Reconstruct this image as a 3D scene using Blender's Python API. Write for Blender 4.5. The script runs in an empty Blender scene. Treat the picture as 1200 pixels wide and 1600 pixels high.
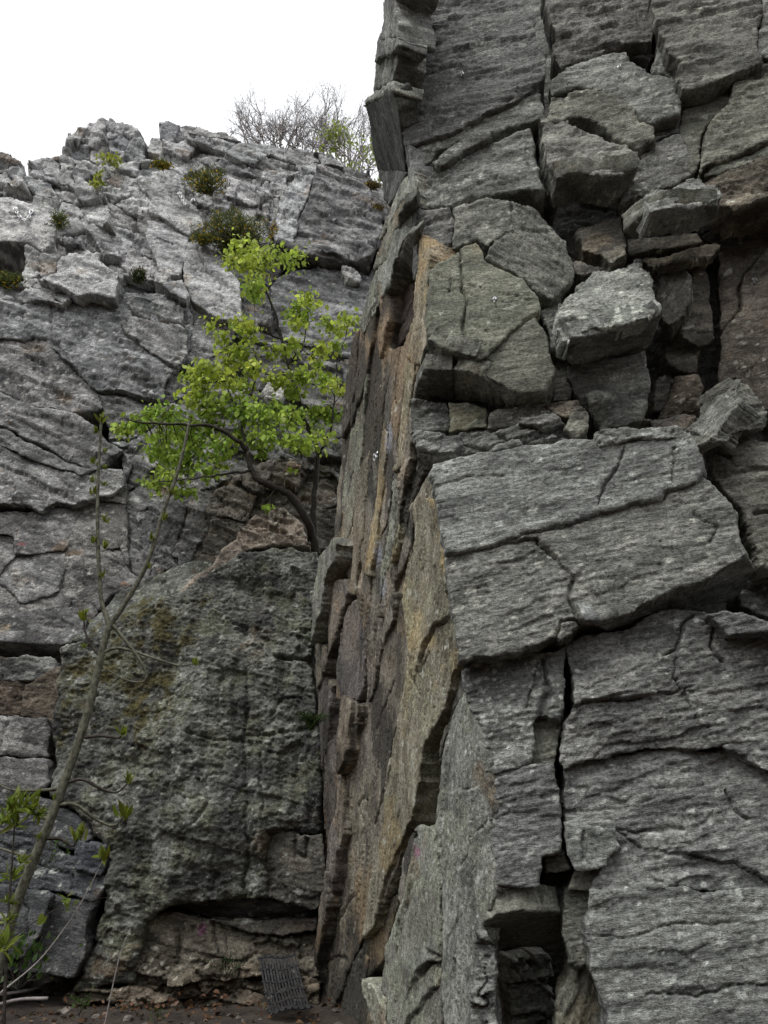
import bpy, bmesh, math, random
import numpy as np
from mathutils import Vector

# ------------------------------------------------------------------ camera, world, sun, exposure
SC = bpy.context.scene
COL = SC.collection
PITCH = math.radians(22.0)
EYE = np.array([0.0, 0.0, 1.6])
F = 1200.0
cam_d = bpy.data.cameras.new('camera')
cam_d.sensor_fit = 'VERTICAL'; cam_d.sensor_height = 36.0; cam_d.lens = 27.0
cam_d.clip_end = 500.0; cam_d.clip_start = 0.05
cam = bpy.data.objects.new('camera', cam_d); COL.objects.link(cam)
cam.location = EYE; cam.rotation_euler = (math.radians(90) + PITCH, 0, 0)
SC.camera = cam

SUN_EL, SUN_AZ = math.radians(58), math.radians(-150)      # azimuth measured from +Y towards +X: behind the camera, to the left
w = bpy.data.worlds.new('World'); SC.world = w; w.use_nodes = True
nt = w.node_tree; nt.nodes.clear()
wo = nt.nodes.new('ShaderNodeOutputWorld'); bg = nt.nodes.new('ShaderNodeBackground')
sky = nt.nodes.new('ShaderNodeTexSky'); sky.sky_type = 'NISHITA'; sky.sun_disc = False
sky.sun_elevation = SUN_EL; sky.sun_rotation = SUN_AZ
sky.air_density = 1.0; sky.dust_density = 6.0; sky.ozone_density = 1.0
hs = nt.nodes.new('ShaderNodeHueSaturation'); hs.inputs['Saturation'].default_value = 0.10
mixw = nt.nodes.new('ShaderNodeMix'); mixw.data_type = 'RGBA'; mixw.inputs[0].default_value = 0.75
nt.links.new(sky.outputs[0], hs.inputs['Color']); nt.links.new(hs.outputs[0], mixw.inputs[6])
mixw.inputs[7].default_value = (10.6, 10.8, 11.2, 1)       # the even white of a closed cloud layer
nt.links.new(mixw.outputs[2], bg.inputs['Color']); bg.inputs['Strength'].default_value = 0.10
nt.links.new(bg.outputs[0], wo.inputs['Surface'])

sl = bpy.data.lights.new('sun', 'SUN'); sl.energy = 1.25; sl.angle = math.radians(25); sl.color = (1, 0.975, 0.94)
so = bpy.data.objects.new('sun', sl); COL.objects.link(so)
sd = Vector((math.sin(SUN_AZ) * math.cos(SUN_EL), math.cos(SUN_AZ) * math.cos(SUN_EL), math.sin(SUN_EL)))
so.rotation_euler = sd.to_track_quat('Z', 'Y').to_euler()
so.location = (-6, -6, 20)

SC.view_settings.view_transform = 'Standard'; SC.view_settings.look = 'None'
SC.view_settings.exposure = 0.56; SC.view_settings.gamma = 1.0; SC.view_settings.use_curve_mapping = False
SC.cycles.max_bounces = 4; SC.cycles.diffuse_bounces = 3; SC.cycles.glossy_bounces = 2
SC.render.filter_size = 1.0; SC.cycles.use_denoising = True; SC.cycles.denoising_input_passes = 'RGB_ALBEDO_NORMAL'; SC.cycles.denoising_prefilter = 'NONE'; SC.cycles.adaptive_threshold = 0.015; SC.cycles.transparent_max_bounces = 6; SC.cycles.caustics_reflective = False; SC.cycles.caustics_refractive = False

# ------------------------------------------------------------------ numeric helpers
CP, SP = math.cos(PITCH), math.sin(PITCH)
def ray(px, py):
    x, y = (px - 600) / F, (800 - py) / F
    return np.array([x, CP - SP * y, SP + CP * y])
def atY(px, py, Y):
    r = ray(px, py); return EYE + r * (Y / r[1])
def unit(v):
    v = np.asarray(v, float); return v / np.linalg.norm(v)

rng = np.random.default_rng(11)
PERM = rng.permutation(4096).astype(np.int32); PERM = np.concatenate([PERM, PERM])
GA = rng.uniform(0, 2 * np.pi, 4096); GX, GY = np.cos(GA).astype(np.float32), np.sin(GA).astype(np.float32)
HV = rng.random(4096).astype(np.float32)
G3 = rng.normal(size=(4096, 3)); G3 = (G3 / np.linalg.norm(G3, axis=1)[:, None]).astype(np.float32)
def hash2(i, j):
    return PERM[(PERM[i & 4095] + (j & 4095)) & 4095]
def noise2(x, y, seed=0):
    x = np.asarray(x, np.float32) + np.float32(seed * 17.31); y = np.asarray(y, np.float32) + np.float32(seed * 5.77)
    xi = np.floor(x).astype(np.int32); yi = np.floor(y).astype(np.int32)
    fx, fy = x - xi, y - yi
    u = fx * fx * fx * (fx * (fx * 6 - 15) + 10); v = fy * fy * fy * (fy * (fy * 6 - 15) + 10)
    def g(a, b, dx, dy):
        h = hash2(a, b); return GX[h] * dx + GY[h] * dy
    n00 = g(xi, yi, fx, fy); n10 = g(xi + 1, yi, fx - 1, fy); n01 = g(xi, yi + 1, fx, fy - 1); n11 = g(xi + 1, yi + 1, fx - 1, fy - 1)
    a = n00 + u * (n10 - n00); b = n01 + u * (n11 - n01)
    return (a + v * (b - a)) * 1.5
def noise3(p, seed=0):
    p = np.asarray(p, np.float32) + np.float32(seed * 13.7)
    i = np.floor(p).astype(np.int32); f = p - i
    s = f * f * f * (f * (f * 6 - 15) + 10)
    def g(dx, dy, dz):
        h = PERM[(hash2(i[:, 0] + dx, i[:, 1] + dy) + ((i[:, 2] + dz) & 4095)) & 4095]
        gg = G3[h]
        return gg[:, 0] * (f[:, 0] - dx) + gg[:, 1] * (f[:, 1] - dy) + gg[:, 2] * (f[:, 2] - dz)
    def lx(dy, dz):
        a = g(0, dy, dz); return a + s[:, 0] * (g(1, dy, dz) - a)
    def ly(dz):
        a = lx(0, dz); return a + s[:, 1] * (lx(1, dz) - a)
    a = ly(0); return (a + s[:, 2] * (ly(1) - a)) * 1.5
def fbm2(x, y, o=3, seed=0, gain=0.5):
    h = 0; a = 1
    for k in range(o):
        h = h + a * noise2(x * 2 ** k, y * 2 ** k, seed + k); a *= gain
    return h
def cells2(x, y, seed=0, dist=False):
    """F1 cell id hash (0..1), second hash, F2-F1 edge distance"""
    xi = np.floor(x).astype(np.int32); yi = np.floor(y).astype(np.int32)
    d1 = np.full(x.shape, 9.0, np.float32); d2 = d1.copy(); hid = np.zeros(x.shape, np.int32)
    for dx in (-1, 0, 1):
        for dy in (-1, 0, 1):
            h = hash2(xi + dx + seed * 31, yi + dy + seed * 57)
            px = xi + dx + HV[h]; py = yi + dy + HV[(h + 1777) & 4095]
            d = (px - x) ** 2 + (py - y) ** 2
            c = d < d1
            d2 = np.where(c, d1, np.minimum(d2, d)); hid = np.where(c, h, hid); d1 = np.where(c, d, d1)
    r = (HV[hid], HV[(hid + 911) & 4095], HV[(hid + 333) & 4095], np.sqrt(d2) - np.sqrt(d1))
    return r + (np.sqrt(d1),) if dist else r
def sstep(a, b, x):
    t = np.clip((x - a) / (b - a), 0, 1); return t * t * (3 - 2 * t)
def poly_sdf(P, poly):
    """signed distance (negative inside) of points P (M,2) to a closed polygon"""
    n = len(poly); d = np.full(len(P), 1e9, np.float32); ins = np.zeros(len(P), bool)
    px, py = P[:, 0], P[:, 1]
    for i in range(n):
        ax, ay = poly[i]; bx, by = poly[(i + 1) % n]
        ex, ey = bx - ax, by - ay
        t = np.clip(((px - ax) * ex + (py - ay) * ey) / (ex * ex + ey * ey + 1e-12), 0, 1)
        d = np.minimum(d, (px - ax - t * ex) ** 2 + (py - ay - t * ey) ** 2)
        if ay != by:
            ins ^= ((ay > py) != (by > py)) & (px < ex * (py - ay) / ey + ax)
    d = np.sqrt(d); return np.where(ins, -d, d)
def line_dist(P, pts):
    d = np.full(len(P), 1e9, np.float32); s = np.zeros(len(P), np.float32)
    for (ax, ay), (bx, by) in zip(pts[:-1], pts[1:]):
        ex, ey = bx - ax, by - ay
        t = np.clip(((P[:, 0] - ax) * ex + (P[:, 1] - ay) * ey) / (ex * ex + ey * ey + 1e-12), 0, 1)
        dx, dy = P[:, 0] - ax - t * ex, P[:, 1] - ay - t * ey
        dd = dx * dx + dy * dy; c = dd < d
        s = np.where(c, np.sign(ex * dy - ey * dx), s); d = np.where(c, dd, d)
    return np.sqrt(d), s

# ------------------------------------------------------------------ object helpers
def link(o, parent=None):
    COL.objects.link(o)
    if parent is not None: o.parent = parent
    return o
def tag(o, label=None, cat=None, group=None, kind=None):
    if label: o['label'] = label
    if cat: o['category'] = cat
    if group: o['group'] = group
    if kind: o['kind'] = kind
    return o
def np_mesh(name, V, Q, T=None, mat=None, smooth=True):
    """mesh from numpy verts, quads and triangles"""
    me = bpy.data.meshes.new(name)
    V = np.asarray(V, np.float32); Q = np.zeros((0, 4), np.int32) if Q is None else np.asarray(Q, np.int32)
    T = np.zeros((0, 3), np.int32) if T is None else np.asarray(T, np.int32)
    me.vertices.add(len(V)); me.vertices.foreach_set('co', V.ravel())
    nl = Q.size + T.size; me.loops.add(nl)
    me.loops.foreach_set('vertex_index', np.concatenate([Q.ravel(), T.ravel()]).astype(np.int32))
    nq, nt_ = len(Q), len(T)
    me.polygons.add(nq + nt_)
    ls = np.concatenate([np.arange(nq) * 4, nq * 4 + np.arange(nt_) * 3]).astype(np.int32)
    me.polygons.foreach_set('loop_start', ls)
    me.polygons.foreach_set('use_smooth', np.full(nq + nt_, smooth, bool))
    me.update(calc_edges=True); me.validate(verbose=False)
    if mat: me.materials.append(mat)
    return me
def empty(name, loc=(0, 0, 0)):
    o = bpy.data.objects.new(name, None); o.location = loc; COL.objects.link(o); o.empty_display_size = 0.2
    return o

# ------------------------------------------------------------------ materials
def N(t, typ, **kw):
    n = t.nodes.new(typ)
    for k, v in kw.items():
        if k in n.inputs: n.inputs[k].default_value = v
        else: setattr(n, k, v)
    return n
def mathn(t, op, a, b=None, clamp=False):
    n = t.nodes.new('ShaderNodeMath'); n.operation = op; n.use_clamp = clamp
    for i, x in enumerate((a, b)):
        if x is None: continue
        if isinstance(x, (int, float)): n.inputs[i].default_value = x
        else: t.links.new(x, n.inputs[i])
    return n.outputs[0]
def mixc(t, f, a, b, mode='MIX'):
    n = t.nodes.new('ShaderNodeMix'); n.data_type = 'RGBA'; n.blend_type = mode
    for i, x in ((0, f), (6, a), (7, b)):
        if isinstance(x, (int, float)): n.inputs[i].default_value = x
        elif isinstance(x, tuple): n.inputs[i].default_value = (*x, 1)
        else: t.links.new(x, n.inputs[i])
    return n.outputs[2]
def ramp(t, x, lo, hi):
    n = t.nodes.new('ShaderNodeMapRange'); n.interpolation_type = 'SMOOTHSTEP'
    n.inputs[1].default_value = lo; n.inputs[2].default_value = hi
    t.links.new(x, n.inputs[0]); return n.outputs[0]
def new_mat(name):
    m = bpy.data.materials.new(name); m.use_nodes = True; t = m.node_tree
    return m, t, t.nodes['Principled BSDF']

LOOK = {}
MARKS = []      # chalk and paint on the rock: centre, radii, colour
def rock_mat(name, dark, mid, light, **kw):
    """a rock look: colours and amounts of weathering, written into each block's colour layer by colour_rock()"""
    LOOK[name] = dict(dark=dark, mid=mid, light=light, **kw); return name
def colour_rock(P, A, B, Nn, look, seed, tint):
    L = LOOK[look]; c3 = P @ Nn
    a = (P @ A + 0.45 * c3 + 3.71 * seed).astype(np.float32); b = (P @ B + 0.60 * c3 + 1.93 * seed).astype(np.float32); rsp = 0.25 + 1.35 * HV[(seed * 37) & 4095]
    x, y, z = P[:, 0].astype(np.float32), P[:, 1].astype(np.float32), P[:, 2].astype(np.float32)
    mixv = lambda c, f, t: c + np.clip(f, 0, 1)[:, None] * (t - c)
    col3 = lambda t: np.asarray(t, np.float32)[None, :]
    n_mid = fbm2(a * 2.2, b * 6.0, 4, 51, 0.62); n_fine = noise2(a * 13, b * 40, 56)
    v = 0.55 * n_mid + 0.36 * n_fine
    c = np.repeat(col3(L['dark']), len(P), 0)
    c = mixv(c, sstep(-0.42, 0.12, v), col3(L['mid'])); c = mixv(c, 0.85 * sstep(0.05, 0.65, v), col3(L['light']))
    big = fbm2(a * 0.8, b * 1.2, 3, 61)
    c = mixv(c, 0.40 * sstep(0.0, 0.5, -big), col3(L['dark']) * 0.8)
    och = L.get('och', 0)
    if och:
        no = fbm2(a * 1.1, b * 1.3, 4, 65, 0.6)
        o3 = col3(L.get('ochre', (0.26, 0.17, 0.085)))
        c = mixv(c, (0.35 + 0.55 * och) * sstep(0.62 - och, 1.0 - och, no), o3 * (0.9 + 0.35 * n_fine[:, None]))
    st = L.get('streak', 0)
    if st:
        s1 = (x + 0.55 * y) + 0.05 * noise2(z * 0.7, x, 70)
        nz = fbm2(s1 * 5.0, z * 0.30, 3, 71); nz2 = fbm2(s1 * 7.0, z * 0.25, 3, 75); nz3 = fbm2(s1 * 9.0, z * 0.35, 3, 79)
        c = mixv(c, st * 0.8 * sstep(0.16, 0.42, nz2), col3((0.255, 0.195, 0.130)))
        c = mixv(c, st * 0.6 * sstep(0.18, 0.42, nz3), col3((0.33, 0.31, 0.27)))
        c = mixv(c, st * 0.9 * sstep(0.12, 0.34, nz), col3((0.058, 0.055, 0.050)))
    pa = L.get('pale', 0)
    if pa:
        f = sstep(0.10, 0.26, fbm2(a * 2.6, b * 2.6, 5, 101, 0.72)); c = mixv(c, pa * f, col3(L.get('lichen')) * (0.95 + 0.35 * n_fine[:, None]))
    dr = L.get('drip', 0)
    if dr: c = mixv(c, dr * sstep(0.02, 0.35, fbm2((x + 0.4 * y) * 2.4, z * 0.35, 3, 105)), col3((0.040, 0.041, 0.040)))
    bl = L.get('black', 0)
    if bl:
        c = mixv(c, bl * sstep(0.05, 0.45, fbm2(a * 1.6, b * 1.4, 4, 83)), col3((0.05, 0.05, 0.052)))
    gr = L.get('grn', 0)
    if gr:
        ng = fbm2(a * 2.0, b * 2.0, 5, 87, 0.68)
        c = mixv(c, (0.35 + 0.5 * gr) * sstep(0.30 - 0.5 * gr, 0.62 - 0.4 * gr, ng), col3(L.get('green', (0.15, 0.165, 0.085))) * (0.95 + 0.5 * n_fine[:, None]))
    sp = L.get('spots', 0)
    if sp:
        li = col3(L.get('lichen', (0.40, 0.41, 0.37)))
        dens = fbm2(a * 0.7, b * 0.9, 2, 92)
        wx = 0.25 * noise2(a * 14, b * 18, 93)
        for scl, am in ((8.0, 0.85), (17.0, 0.85)):
            c1, c2, c3_, ed, d1 = cells2(a * scl + wx, b * scl * 1.7 + wx, 3, True)
            f = sstep(0.0, 0.10, (0.16 + 0.30 * c2) - d1) * (c1 > 1 - 0.22 * sp * rsp * (1 + 1.1 * dens))
            c = mixv(c, am * f * (0.85 + 0.4 * n_fine), li * (0.8 + 0.4 * c3_[:, None]))
    ms = L.get('moss', None)
    if ms is not None:
        f = sstep(0.05, 0.75, ms(P) + 0.75 * fbm2(a * 3.4, b * 3.4, 5, 97, 0.72))
        c = mixv(c, 0.88 * f, col3((0.066, 0.056, 0.018)) * (1.0 + 0.7 * n_fine[:, None]))
    c = c * col3(tint) * 1.18
    for mp, mr, mc in MARKS:
        q = (P - mp) / mr; dd = (q * q).sum(1)
        if dd.min() < 1.5: c = mixv(c, 0.6 * sstep(1.0, 0.3, dd + 0.7 * noise2(a * 30, b * 30, 99)), col3(mc))
    return np.clip(c, 0.01, 0.75)

SHADERS = {}
def rock_shader(A, B, fine=1.0):
    key = tuple(np.round(np.concatenate([A, B, [fine]]), 3))
    if key in SHADERS: return SHADERS[key]
    m, t, bs = new_mat('weathered_schist')
    pos = t.nodes.new('ShaderNodeNewGeometry').outputs['Position']
    comb = t.nodes.new('ShaderNodeCombineXYZ'); Cc = np.cross(A, B)
    for i, (ax, s) in enumerate(((A, 1.0), (B, 3.4), (Cc, 2.0))):
        d = t.nodes.new('ShaderNodeVectorMath'); d.operation = 'DOT_PRODUCT'; d.inputs[1].default_value = tuple(np.asarray(ax) * s)
        t.links.new(pos, d.inputs[0]); t.links.new(d.outputs['Value'], comb.inputs[i])
    P = comb.outputs[0]
    nf = N(t, 'ShaderNodeTexNoise', Scale=17.0, Detail=4.0, Roughness=0.78); t.links.new(P, nf.inputs['Vector'])
    ng = N(t, 'ShaderNodeTexNoise', Scale=42.0, Detail=2.0, Roughness=0.8); t.links.new(pos, ng.inputs['Vector'])
    sc = t.nodes.new('ShaderNodeVectorMath'); sc.operation = 'MULTIPLY'; sc.inputs[1].default_value = (1.0, 1.9, 1.0); t.links.new(P, sc.inputs[0])
    nl = N(t, 'ShaderNodeTexNoise', Scale=4.2, Detail=4.0, Roughness=0.66); t.links.new(sc.outputs[0], nl.inputs['Vector'])
    ln = mathn(t, 'ABSOLUTE', mathn(t, 'SUBTRACT', nl.outputs[0], 0.5)); ln = mathn(t, 'SUBTRACT', 1.0, ramp(t, ln, 0.002, 0.016))
    ln = mathn(t, 'MULTIPLY', ln, ramp(t, nf.outputs[0], 0.40, 0.56))
    at = t.nodes.new('ShaderNodeAttribute'); at.attribute_name = 'col'
    mod = mathn(t, 'ADD', mathn(t, 'MULTIPLY', mathn(t, 'SUBTRACT', nf.outputs[0], 0.5), 1.8), mathn(t, 'MULTIPLY', mathn(t, 'SUBTRACT', ng.outputs[0], 0.5), 2.2))
    mod = mathn(t, 'SUBTRACT', mod, mathn(t, 'MULTIPLY', ln, 0.55))
    g = mathn(t, 'MAXIMUM', mathn(t, 'ADD', mod, 1.0), 0.28)
    cb = t.nodes.new('ShaderNodeVectorMath'); cb.operation = 'SCALE'; t.links.new(at.outputs['Color'], cb.inputs[0]); t.links.new(g, cb.inputs['Scale'])
    t.links.new(cb.outputs[0], bs.inputs['Base Color'])
    bs.inputs['Roughness'].default_value = 0.85; bs.inputs['Specular IOR Level'].default_value = 0.25
    h = mathn(t, 'ADD', mathn(t, 'MULTIPLY', nf.outputs[0], 0.036 * fine), mathn(t, 'MULTIPLY', ng.outputs[0], 0.014 * fine))
    h = mathn(t, 'SUBTRACT', h, mathn(t, 'MULTIPLY', ln, 0.010))
    bp = N(t, 'ShaderNodeBump', Strength=0.75, Distance=1.0); t.links.new(h, bp.inputs['Height']); t.links.new(bp.outputs[0], bs.inputs['Normal'])
    SHADERS[key] = m; return m
def plain_mat(name, c1, c2, scale=30, rough=0.8, spec=0.3, bump=0.0, metal=0.0, trans=0.0, randobj=0.0):
    m, t, bs = new_mat(name)
    tc = t.nodes.new('ShaderNodeTexCoord')
    n = N(t, 'ShaderNodeTexNoise', Scale=scale, Detail=4, Roughness=0.65); t.links.new(tc.outputs['Object'], n.inputs['Vector'])
    c = mixc(t, ramp(t, n.outputs[0], 0.3, 0.7), c1, c2)
    t.links.new(c, bs.inputs['Base Color']); bs.inputs['Roughness'].default_value = rough; bs.inputs['Specular IOR Level'].default_value = spec
    bs.inputs['Metallic'].default_value = metal
    if bump > 0:
        bp = N(t, 'ShaderNodeBump', Strength=0.6, Distance=bump); t.links.new(n.outputs[0], bp.inputs['Height']); t.links.new(bp.outputs[0], bs.inputs['Normal'])
    return m

# ------------------------------------------------------------------ rock planes
class Plane:
    def __init__(s, O, Nn, strike=None):
        s.O = np.asarray(O, float); s.N = unit(Nn)
        s.U = unit(np.cross((0, 0, 1.0), s.N)); s.V = np.cross(s.N, s.U)
    def hit(s, px, py, off=0.0):
        r = ray(px, py); O = s.O + s.N * off
        return EYE + r * (np.dot(O - EYE, s.N) / np.dot(r, s.N))
def plane_dir(O, yaw, lean):
    """yaw: + faces right; lean: + faces up"""
    y, l = math.radians(yaw), math.radians(lean)
    return Plane(O, (math.sin(y) * math.cos(l), -math.cos(y) * math.cos(l), math.sin(l)))
def plane3(a, b, c):
    n = np.cross(b - a, c - a)
    if np.dot(n, EYE - a) < 0: n = -n
    return Plane(a, n)
def fol(plane, deg):
    """foliation trace on a plane: axis A at deg above horizontal (going right), B across it"""
    r = math.radians(deg)
    A = plane.U * math.cos(r) + plane.V * math.sin(r)
    return A, np.cross(plane.N, A)

PRE = {   # undulation, coarse bed (size, amp), fine bed (size, amp), plates (la, lb, amp), grain amp
    'schist':  dict(und=0.035, bed=(0.42, 0.015), fine=(0.070, 0.010), pl=(0.30, 0.085, 0.024), gr=0.009),
    'fine':    dict(und=0.028, bed=(0.50, 0.010), fine=(0.060, 0.0075), pl=(0.24, 0.060, 0.017), gr=0.0075),
    'flaky':   dict(und=0.05, bed=(0.26, 0.030), fine=(0.055, 0.014), pl=(0.24, 0.055, 0.032), gr=0.010),
    'smooth':  dict(und=0.03, bed=(0.40, 0.012), fine=(0.090, 0.005), pl=(0.55, 0.120, 0.010), gr=0.004),
    'blocky':  dict(und=0.03, bed=(0.30, 0.06), fine=(0.10, 0.022), pl=(0.40, 0.13, 0.050), gr=0.012, ck=0.055),
    'slab':    dict(und=0.025, bed=(0.16, 0.016), fine=(0.055, 0.006), pl=(0.80, 0.075, 0.016), gr=0.0045),
    'wall':    dict(und=0.07, wav=0.06, bed=(0.44, 0.055), fine=(0.09, 0.020), pl=(0.50, 0.11, 0.040), gr=0.011, ck=0.038),
    'crust':   dict(und=0.09, bed=(0.60, 0.03), fine=(0.12, 0.012), pl=(0.17, 0.11, 0.028), gr=0.016, ck=0.018),
}
def relief(a, b, k, seed=0):
    """height above the flat face of a schist surface, from in-plane coordinates along (a) and across (b) the foliation"""
    p = PRE[k]
    h = p['und'] * fbm2(a * 0.9, b * 1.3, 3, seed + 1)
    wp = noise2(a * 0.8, b * 1.7, seed + 4)
    bb = b + p.get('wav', 0.028) * wp + 0.018 * noise2(a * 3.1, b * 4.0, seed + 5) + 0.004 * noise2(a * 11, b * 9, seed + 6)
    for j, (s, am) in enumerate((p['bed'], p['fine'])):
        t = bb / s + (0 if j == 0 else 0.35 * noise2(a * 5, b * 6, seed + 8))
        i = np.floor(t); f = (t - i).astype(np.float32)
        rnd = HV[hash2(i.astype(np.int32) + 71 * j, np.int32(seed * 3 + 5))]
        msk = sstep(-0.25, 0.35, noise2(a * (0.9 if j == 0 else 3.0) + i * 7.13, i * 3.7 + 0.5, seed + 9))
        h = h + am * msk * (0.35 + rnd) * (1 - f) ** 1.8 - am * 0.55 * msk * rnd * np.exp(-((1 - f) * s / (0.012 if j == 0 else 0.007)) ** 2)
    la, lb, am = p['pl']
    wx = noise2(a * 4.5, b * 7, seed + 11); wy = noise2(a * 5.0, b * 8.5, seed + 12)
    for q in (1.0, 0.42):
        c1, c2, c3, ed = cells2(a / (la * q) + 0.45 * wx, b / (lb * q) + 0.45 * wy, seed + int(q * 10))
        m = sstep(-0.35, 0.25, noise2(a * 1.3 / q, b * 1.9 / q, seed + 15))
        h = h + am * q ** 0.8 * m * (c1 - 0.5) * 1.5 - 0.25 * am * q * m * (1 - sstep(0.0, 0.09, ed))
    if 'ck' in p:      # angular joint network: thin open cracks between facets
        for q, ax, ay in ((1.0, 1.7, 2.6), (0.6, 4.2, 6.0)):
            c1, c2, c3, ed = cells2(a * ax + 0.35 * wx + 0.5 * b, b * ay + 0.35 * wy, seed + 40 + int(q * 10))
            m = sstep(-0.25, 0.2, noise2(a * 0.8 / q, b * 1.0 / q, seed + 33))
            h = h + q * m * p['ck'] * ((c1 - 0.5) * 1.6 + (c2 - .5) * np.clip(noise2(a * 2, b * 2, seed + 35), -1, 1) - 1.1 * (1 - sstep(0.0, 0.04, ed)))
    h = h + p['gr'] * fbm2(a * 16, b * 34, 3, seed + 20, 0.6)
    return h

NB = [0]; TRI = [0]
RES = 1.3
def block(poly, plane, mat, off=0.0, ft=(0.0,), k='schist', parent=None, name='rock_block', thick=0.35, tilt=(0, 0), rnd=0.006, warp=1.0,
          cracks=(), clip=None, gap=-0.005, taper=0.0, bulge=0.0, tint=(1, 1, 1), res=1.0, seed=None, label=None, amp=1.0, dome=None):
    """one rock block: outline given as photograph pixels, stood on its own plane in space, with a relief front and real sides"""
    NB[0] += 1; sd = NB[0] if seed is None else seed
    pts = [(p[0], p[1], (p[2] if len(p) > 2 else 0.0) + off) for p in poly]
    c = np.mean([(p[0], p[1]) for p in pts], axis=0)
    if any(len(p) > 2 for p in poly):
        W = np.array([plane.hit(*p) for p in pts]); C = W.mean(0)
        n = np.linalg.svd(W - C)[2][2]
        if np.dot(n, EYE - C) < 0: n = -n
        pl = Plane(C, n)
    else:
        C = plane.hit(c[0], c[1], off); n = plane.N
        tp, ty = math.radians(tilt[0]), math.radians(tilt[1])
        n = n * math.cos(tp) + plane.V * math.sin(tp); n = n * math.cos(ty) + plane.U * math.sin(ty)
        pl = Plane(C, n)
    W = np.array([pl.hit(p[0], p[1]) for p in pts])
    uv = np.stack([(W - C) @ pl.U, (W - C) @ pl.V], 1)
    dist = np.linalg.norm(C - EYE); view = unit(EYE - C)
    fp = dist / 768.0 * RES * res
    ru = fp / max(0.75, math.sqrt(max(0, 1 - np.dot(view, pl.U) ** 2))); rv = fp / max(0.75, math.sqrt(max(0, 1 - np.dot(view, pl.V) ** 2)))
    pad = 0.10
    lo, hi = uv.min(0) - pad, uv.max(0) + pad
    nu, nv = int((hi[0] - lo[0]) / ru) + 2, int((hi[1] - lo[1]) / rv) + 2
    gu, gv = np.meshgrid(lo[0] + np.arange(nu) * ru, lo[1] + np.arange(nv) * rv, indexing='ij')
    u, v = gu.ravel().astype(np.float32), gv.ravel().astype(np.float32)
    A, B = fol(plane, ft[0])
    base = C[None, :] + u[:, None] * pl.U[None, :] + v[:, None] * pl.V[None, :]
    a = (base @ A).astype(np.float32); b = (base @ B).astype(np.float32)
    wu = warp * (0.030 * noise2(a * 3, b * 3, 31) + 0.014 * noise2(a * 9, b * 9, 32) + 0.007 * noise2(a * 26, b * 26, 33))
    wv = warp * (0.030 * noise2(a * 3, b * 3, 34) + 0.014 * noise2(a * 9, b * 9, 35) + 0.007 * noise2(a * 26, b * 26, 36))
    Q2 = np.stack([u + wu, v + wv], 1)
    sdf = poly_sdf(Q2, uv) + gap * (1.0 + 1.5 * np.clip(noise2(a * 2.2, b * 2.2, 37), -0.6, 1))
    if clip is not None:
        Wc = np.array([pl.hit(p[0], p[1]) for p in clip]); cuv = np.stack([(Wc - C) @ pl.U, (Wc - C) @ pl.V], 1)
        sdf = np.maximum(sdf, poly_sdf(Q2, cuv))
    S = sdf.reshape(nu, nv)
    gx, gy = np.gradient(S, ru, rv); gl = np.sqrt(gx * gx + gy * gy) + 1e-6; gx, gy = (gx / gl).ravel(), (gy / gl).ravel()
    rm = 0.5 * (ru + rv)
    mk = S < 0.6 * rm
    qm = mk[:-1, :-1] & mk[1:, :-1] & mk[1:, 1:] & mk[:-1, 1:]
    if qm.sum() < 6: return None
    I = np.arange(nu * nv).reshape(nu, nv)
    quads = np.stack([I[:-1, :-1][qm], I[1:, :-1][qm], I[1:, 1:][qm], I[:-1, 1:][qm]], 1)
    used, inv = np.unique(quads, return_inverse=True); quads = inv.reshape(-1, 4)
    u, v, sdf, gx, gy, a, b, Q2 = u[used], v[used], sdf[used], gx[used], gy[used], a[used], b[used], Q2[used]
    e = np.concatenate([quads[:, [0, 1]], quads[:, [1, 2]], quads[:, [2, 3]], quads[:, [3, 0]]])
    key = e[:, 0].astype(np.int64) * (len(u) + 1) + e[:, 1]; rkey = e[:, 1].astype(np.int64) * (len(u) + 1) + e[:, 0]
    be = e[~np.isin(key, rkey)]
    bv = np.unique(be)
    mv = np.clip(sdf[bv], -1.2 * rm, 0.9 * rm)
    u[bv] -= mv * gx[bv]; v[bv] -= mv * gy[bv]
    d = np.maximum(-sdf, 0); d[bv] = 0
    rb = np.random.default_rng(1000 + sd); jt = math.radians(rb.uniform(-4, 4)); amp = amp * rb.uniform(0.65, 1.2)
    tv = rb.uniform(0.92, 1.08); tint = (tint[0] * tv * rb.uniform(.985, 1.02), tint[1] * tv, tint[2] * tv * rb.uniform(.97, 1.02))
    h = amp * relief(a * math.cos(jt) + b * math.sin(jt), b * math.cos(jt) - a * math.sin(jt), k, sd % 5)
    for (line, width, depth, *rest) in cracks:
        Wl = np.array([pl.hit(p[0], p[1]) for p in line]); luv = np.stack([(Wl - C) @ pl.U, (Wl - C) @ pl.V], 1)
        dd, sg = line_dist(Q2, luv)
        h = h - depth * np.exp(-(dd / (width * (0.75 + 0.6 * noise2(a * 6, b * 6, 41)).clip(0.25, 2))) ** 2)
        if rest:     # a step: the side to the left of the line stands proud
            h = h + rest[0] * np.where(sg > 0, np.exp(-dd / (rest[1] if len(rest) > 1 else 0.35)), 0)
    if bulge:
        mxd = d.max() + 1e-6; h = h + bulge * (1 - (1 - np.clip(d / mxd, 0, 1)) ** 2)
    if dome is not None: h = h + dome(C[None, :] + u[:, None] * pl.U + v[:, None] * pl.V)
    r = rnd * np.clip(1.0 + 1.3 * noise2(a * 5, b * 5, 44), 0.25, 2.6)
    x = 1 - np.clip(d / r, 0, 1); h = h - r * (1 - np.sqrt(np.clip(1 - x * x, 0, 1)))
    V = C[None, :] + u[:, None] * pl.U + v[:, None] * pl.V + h[:, None] * pl.N
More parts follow.
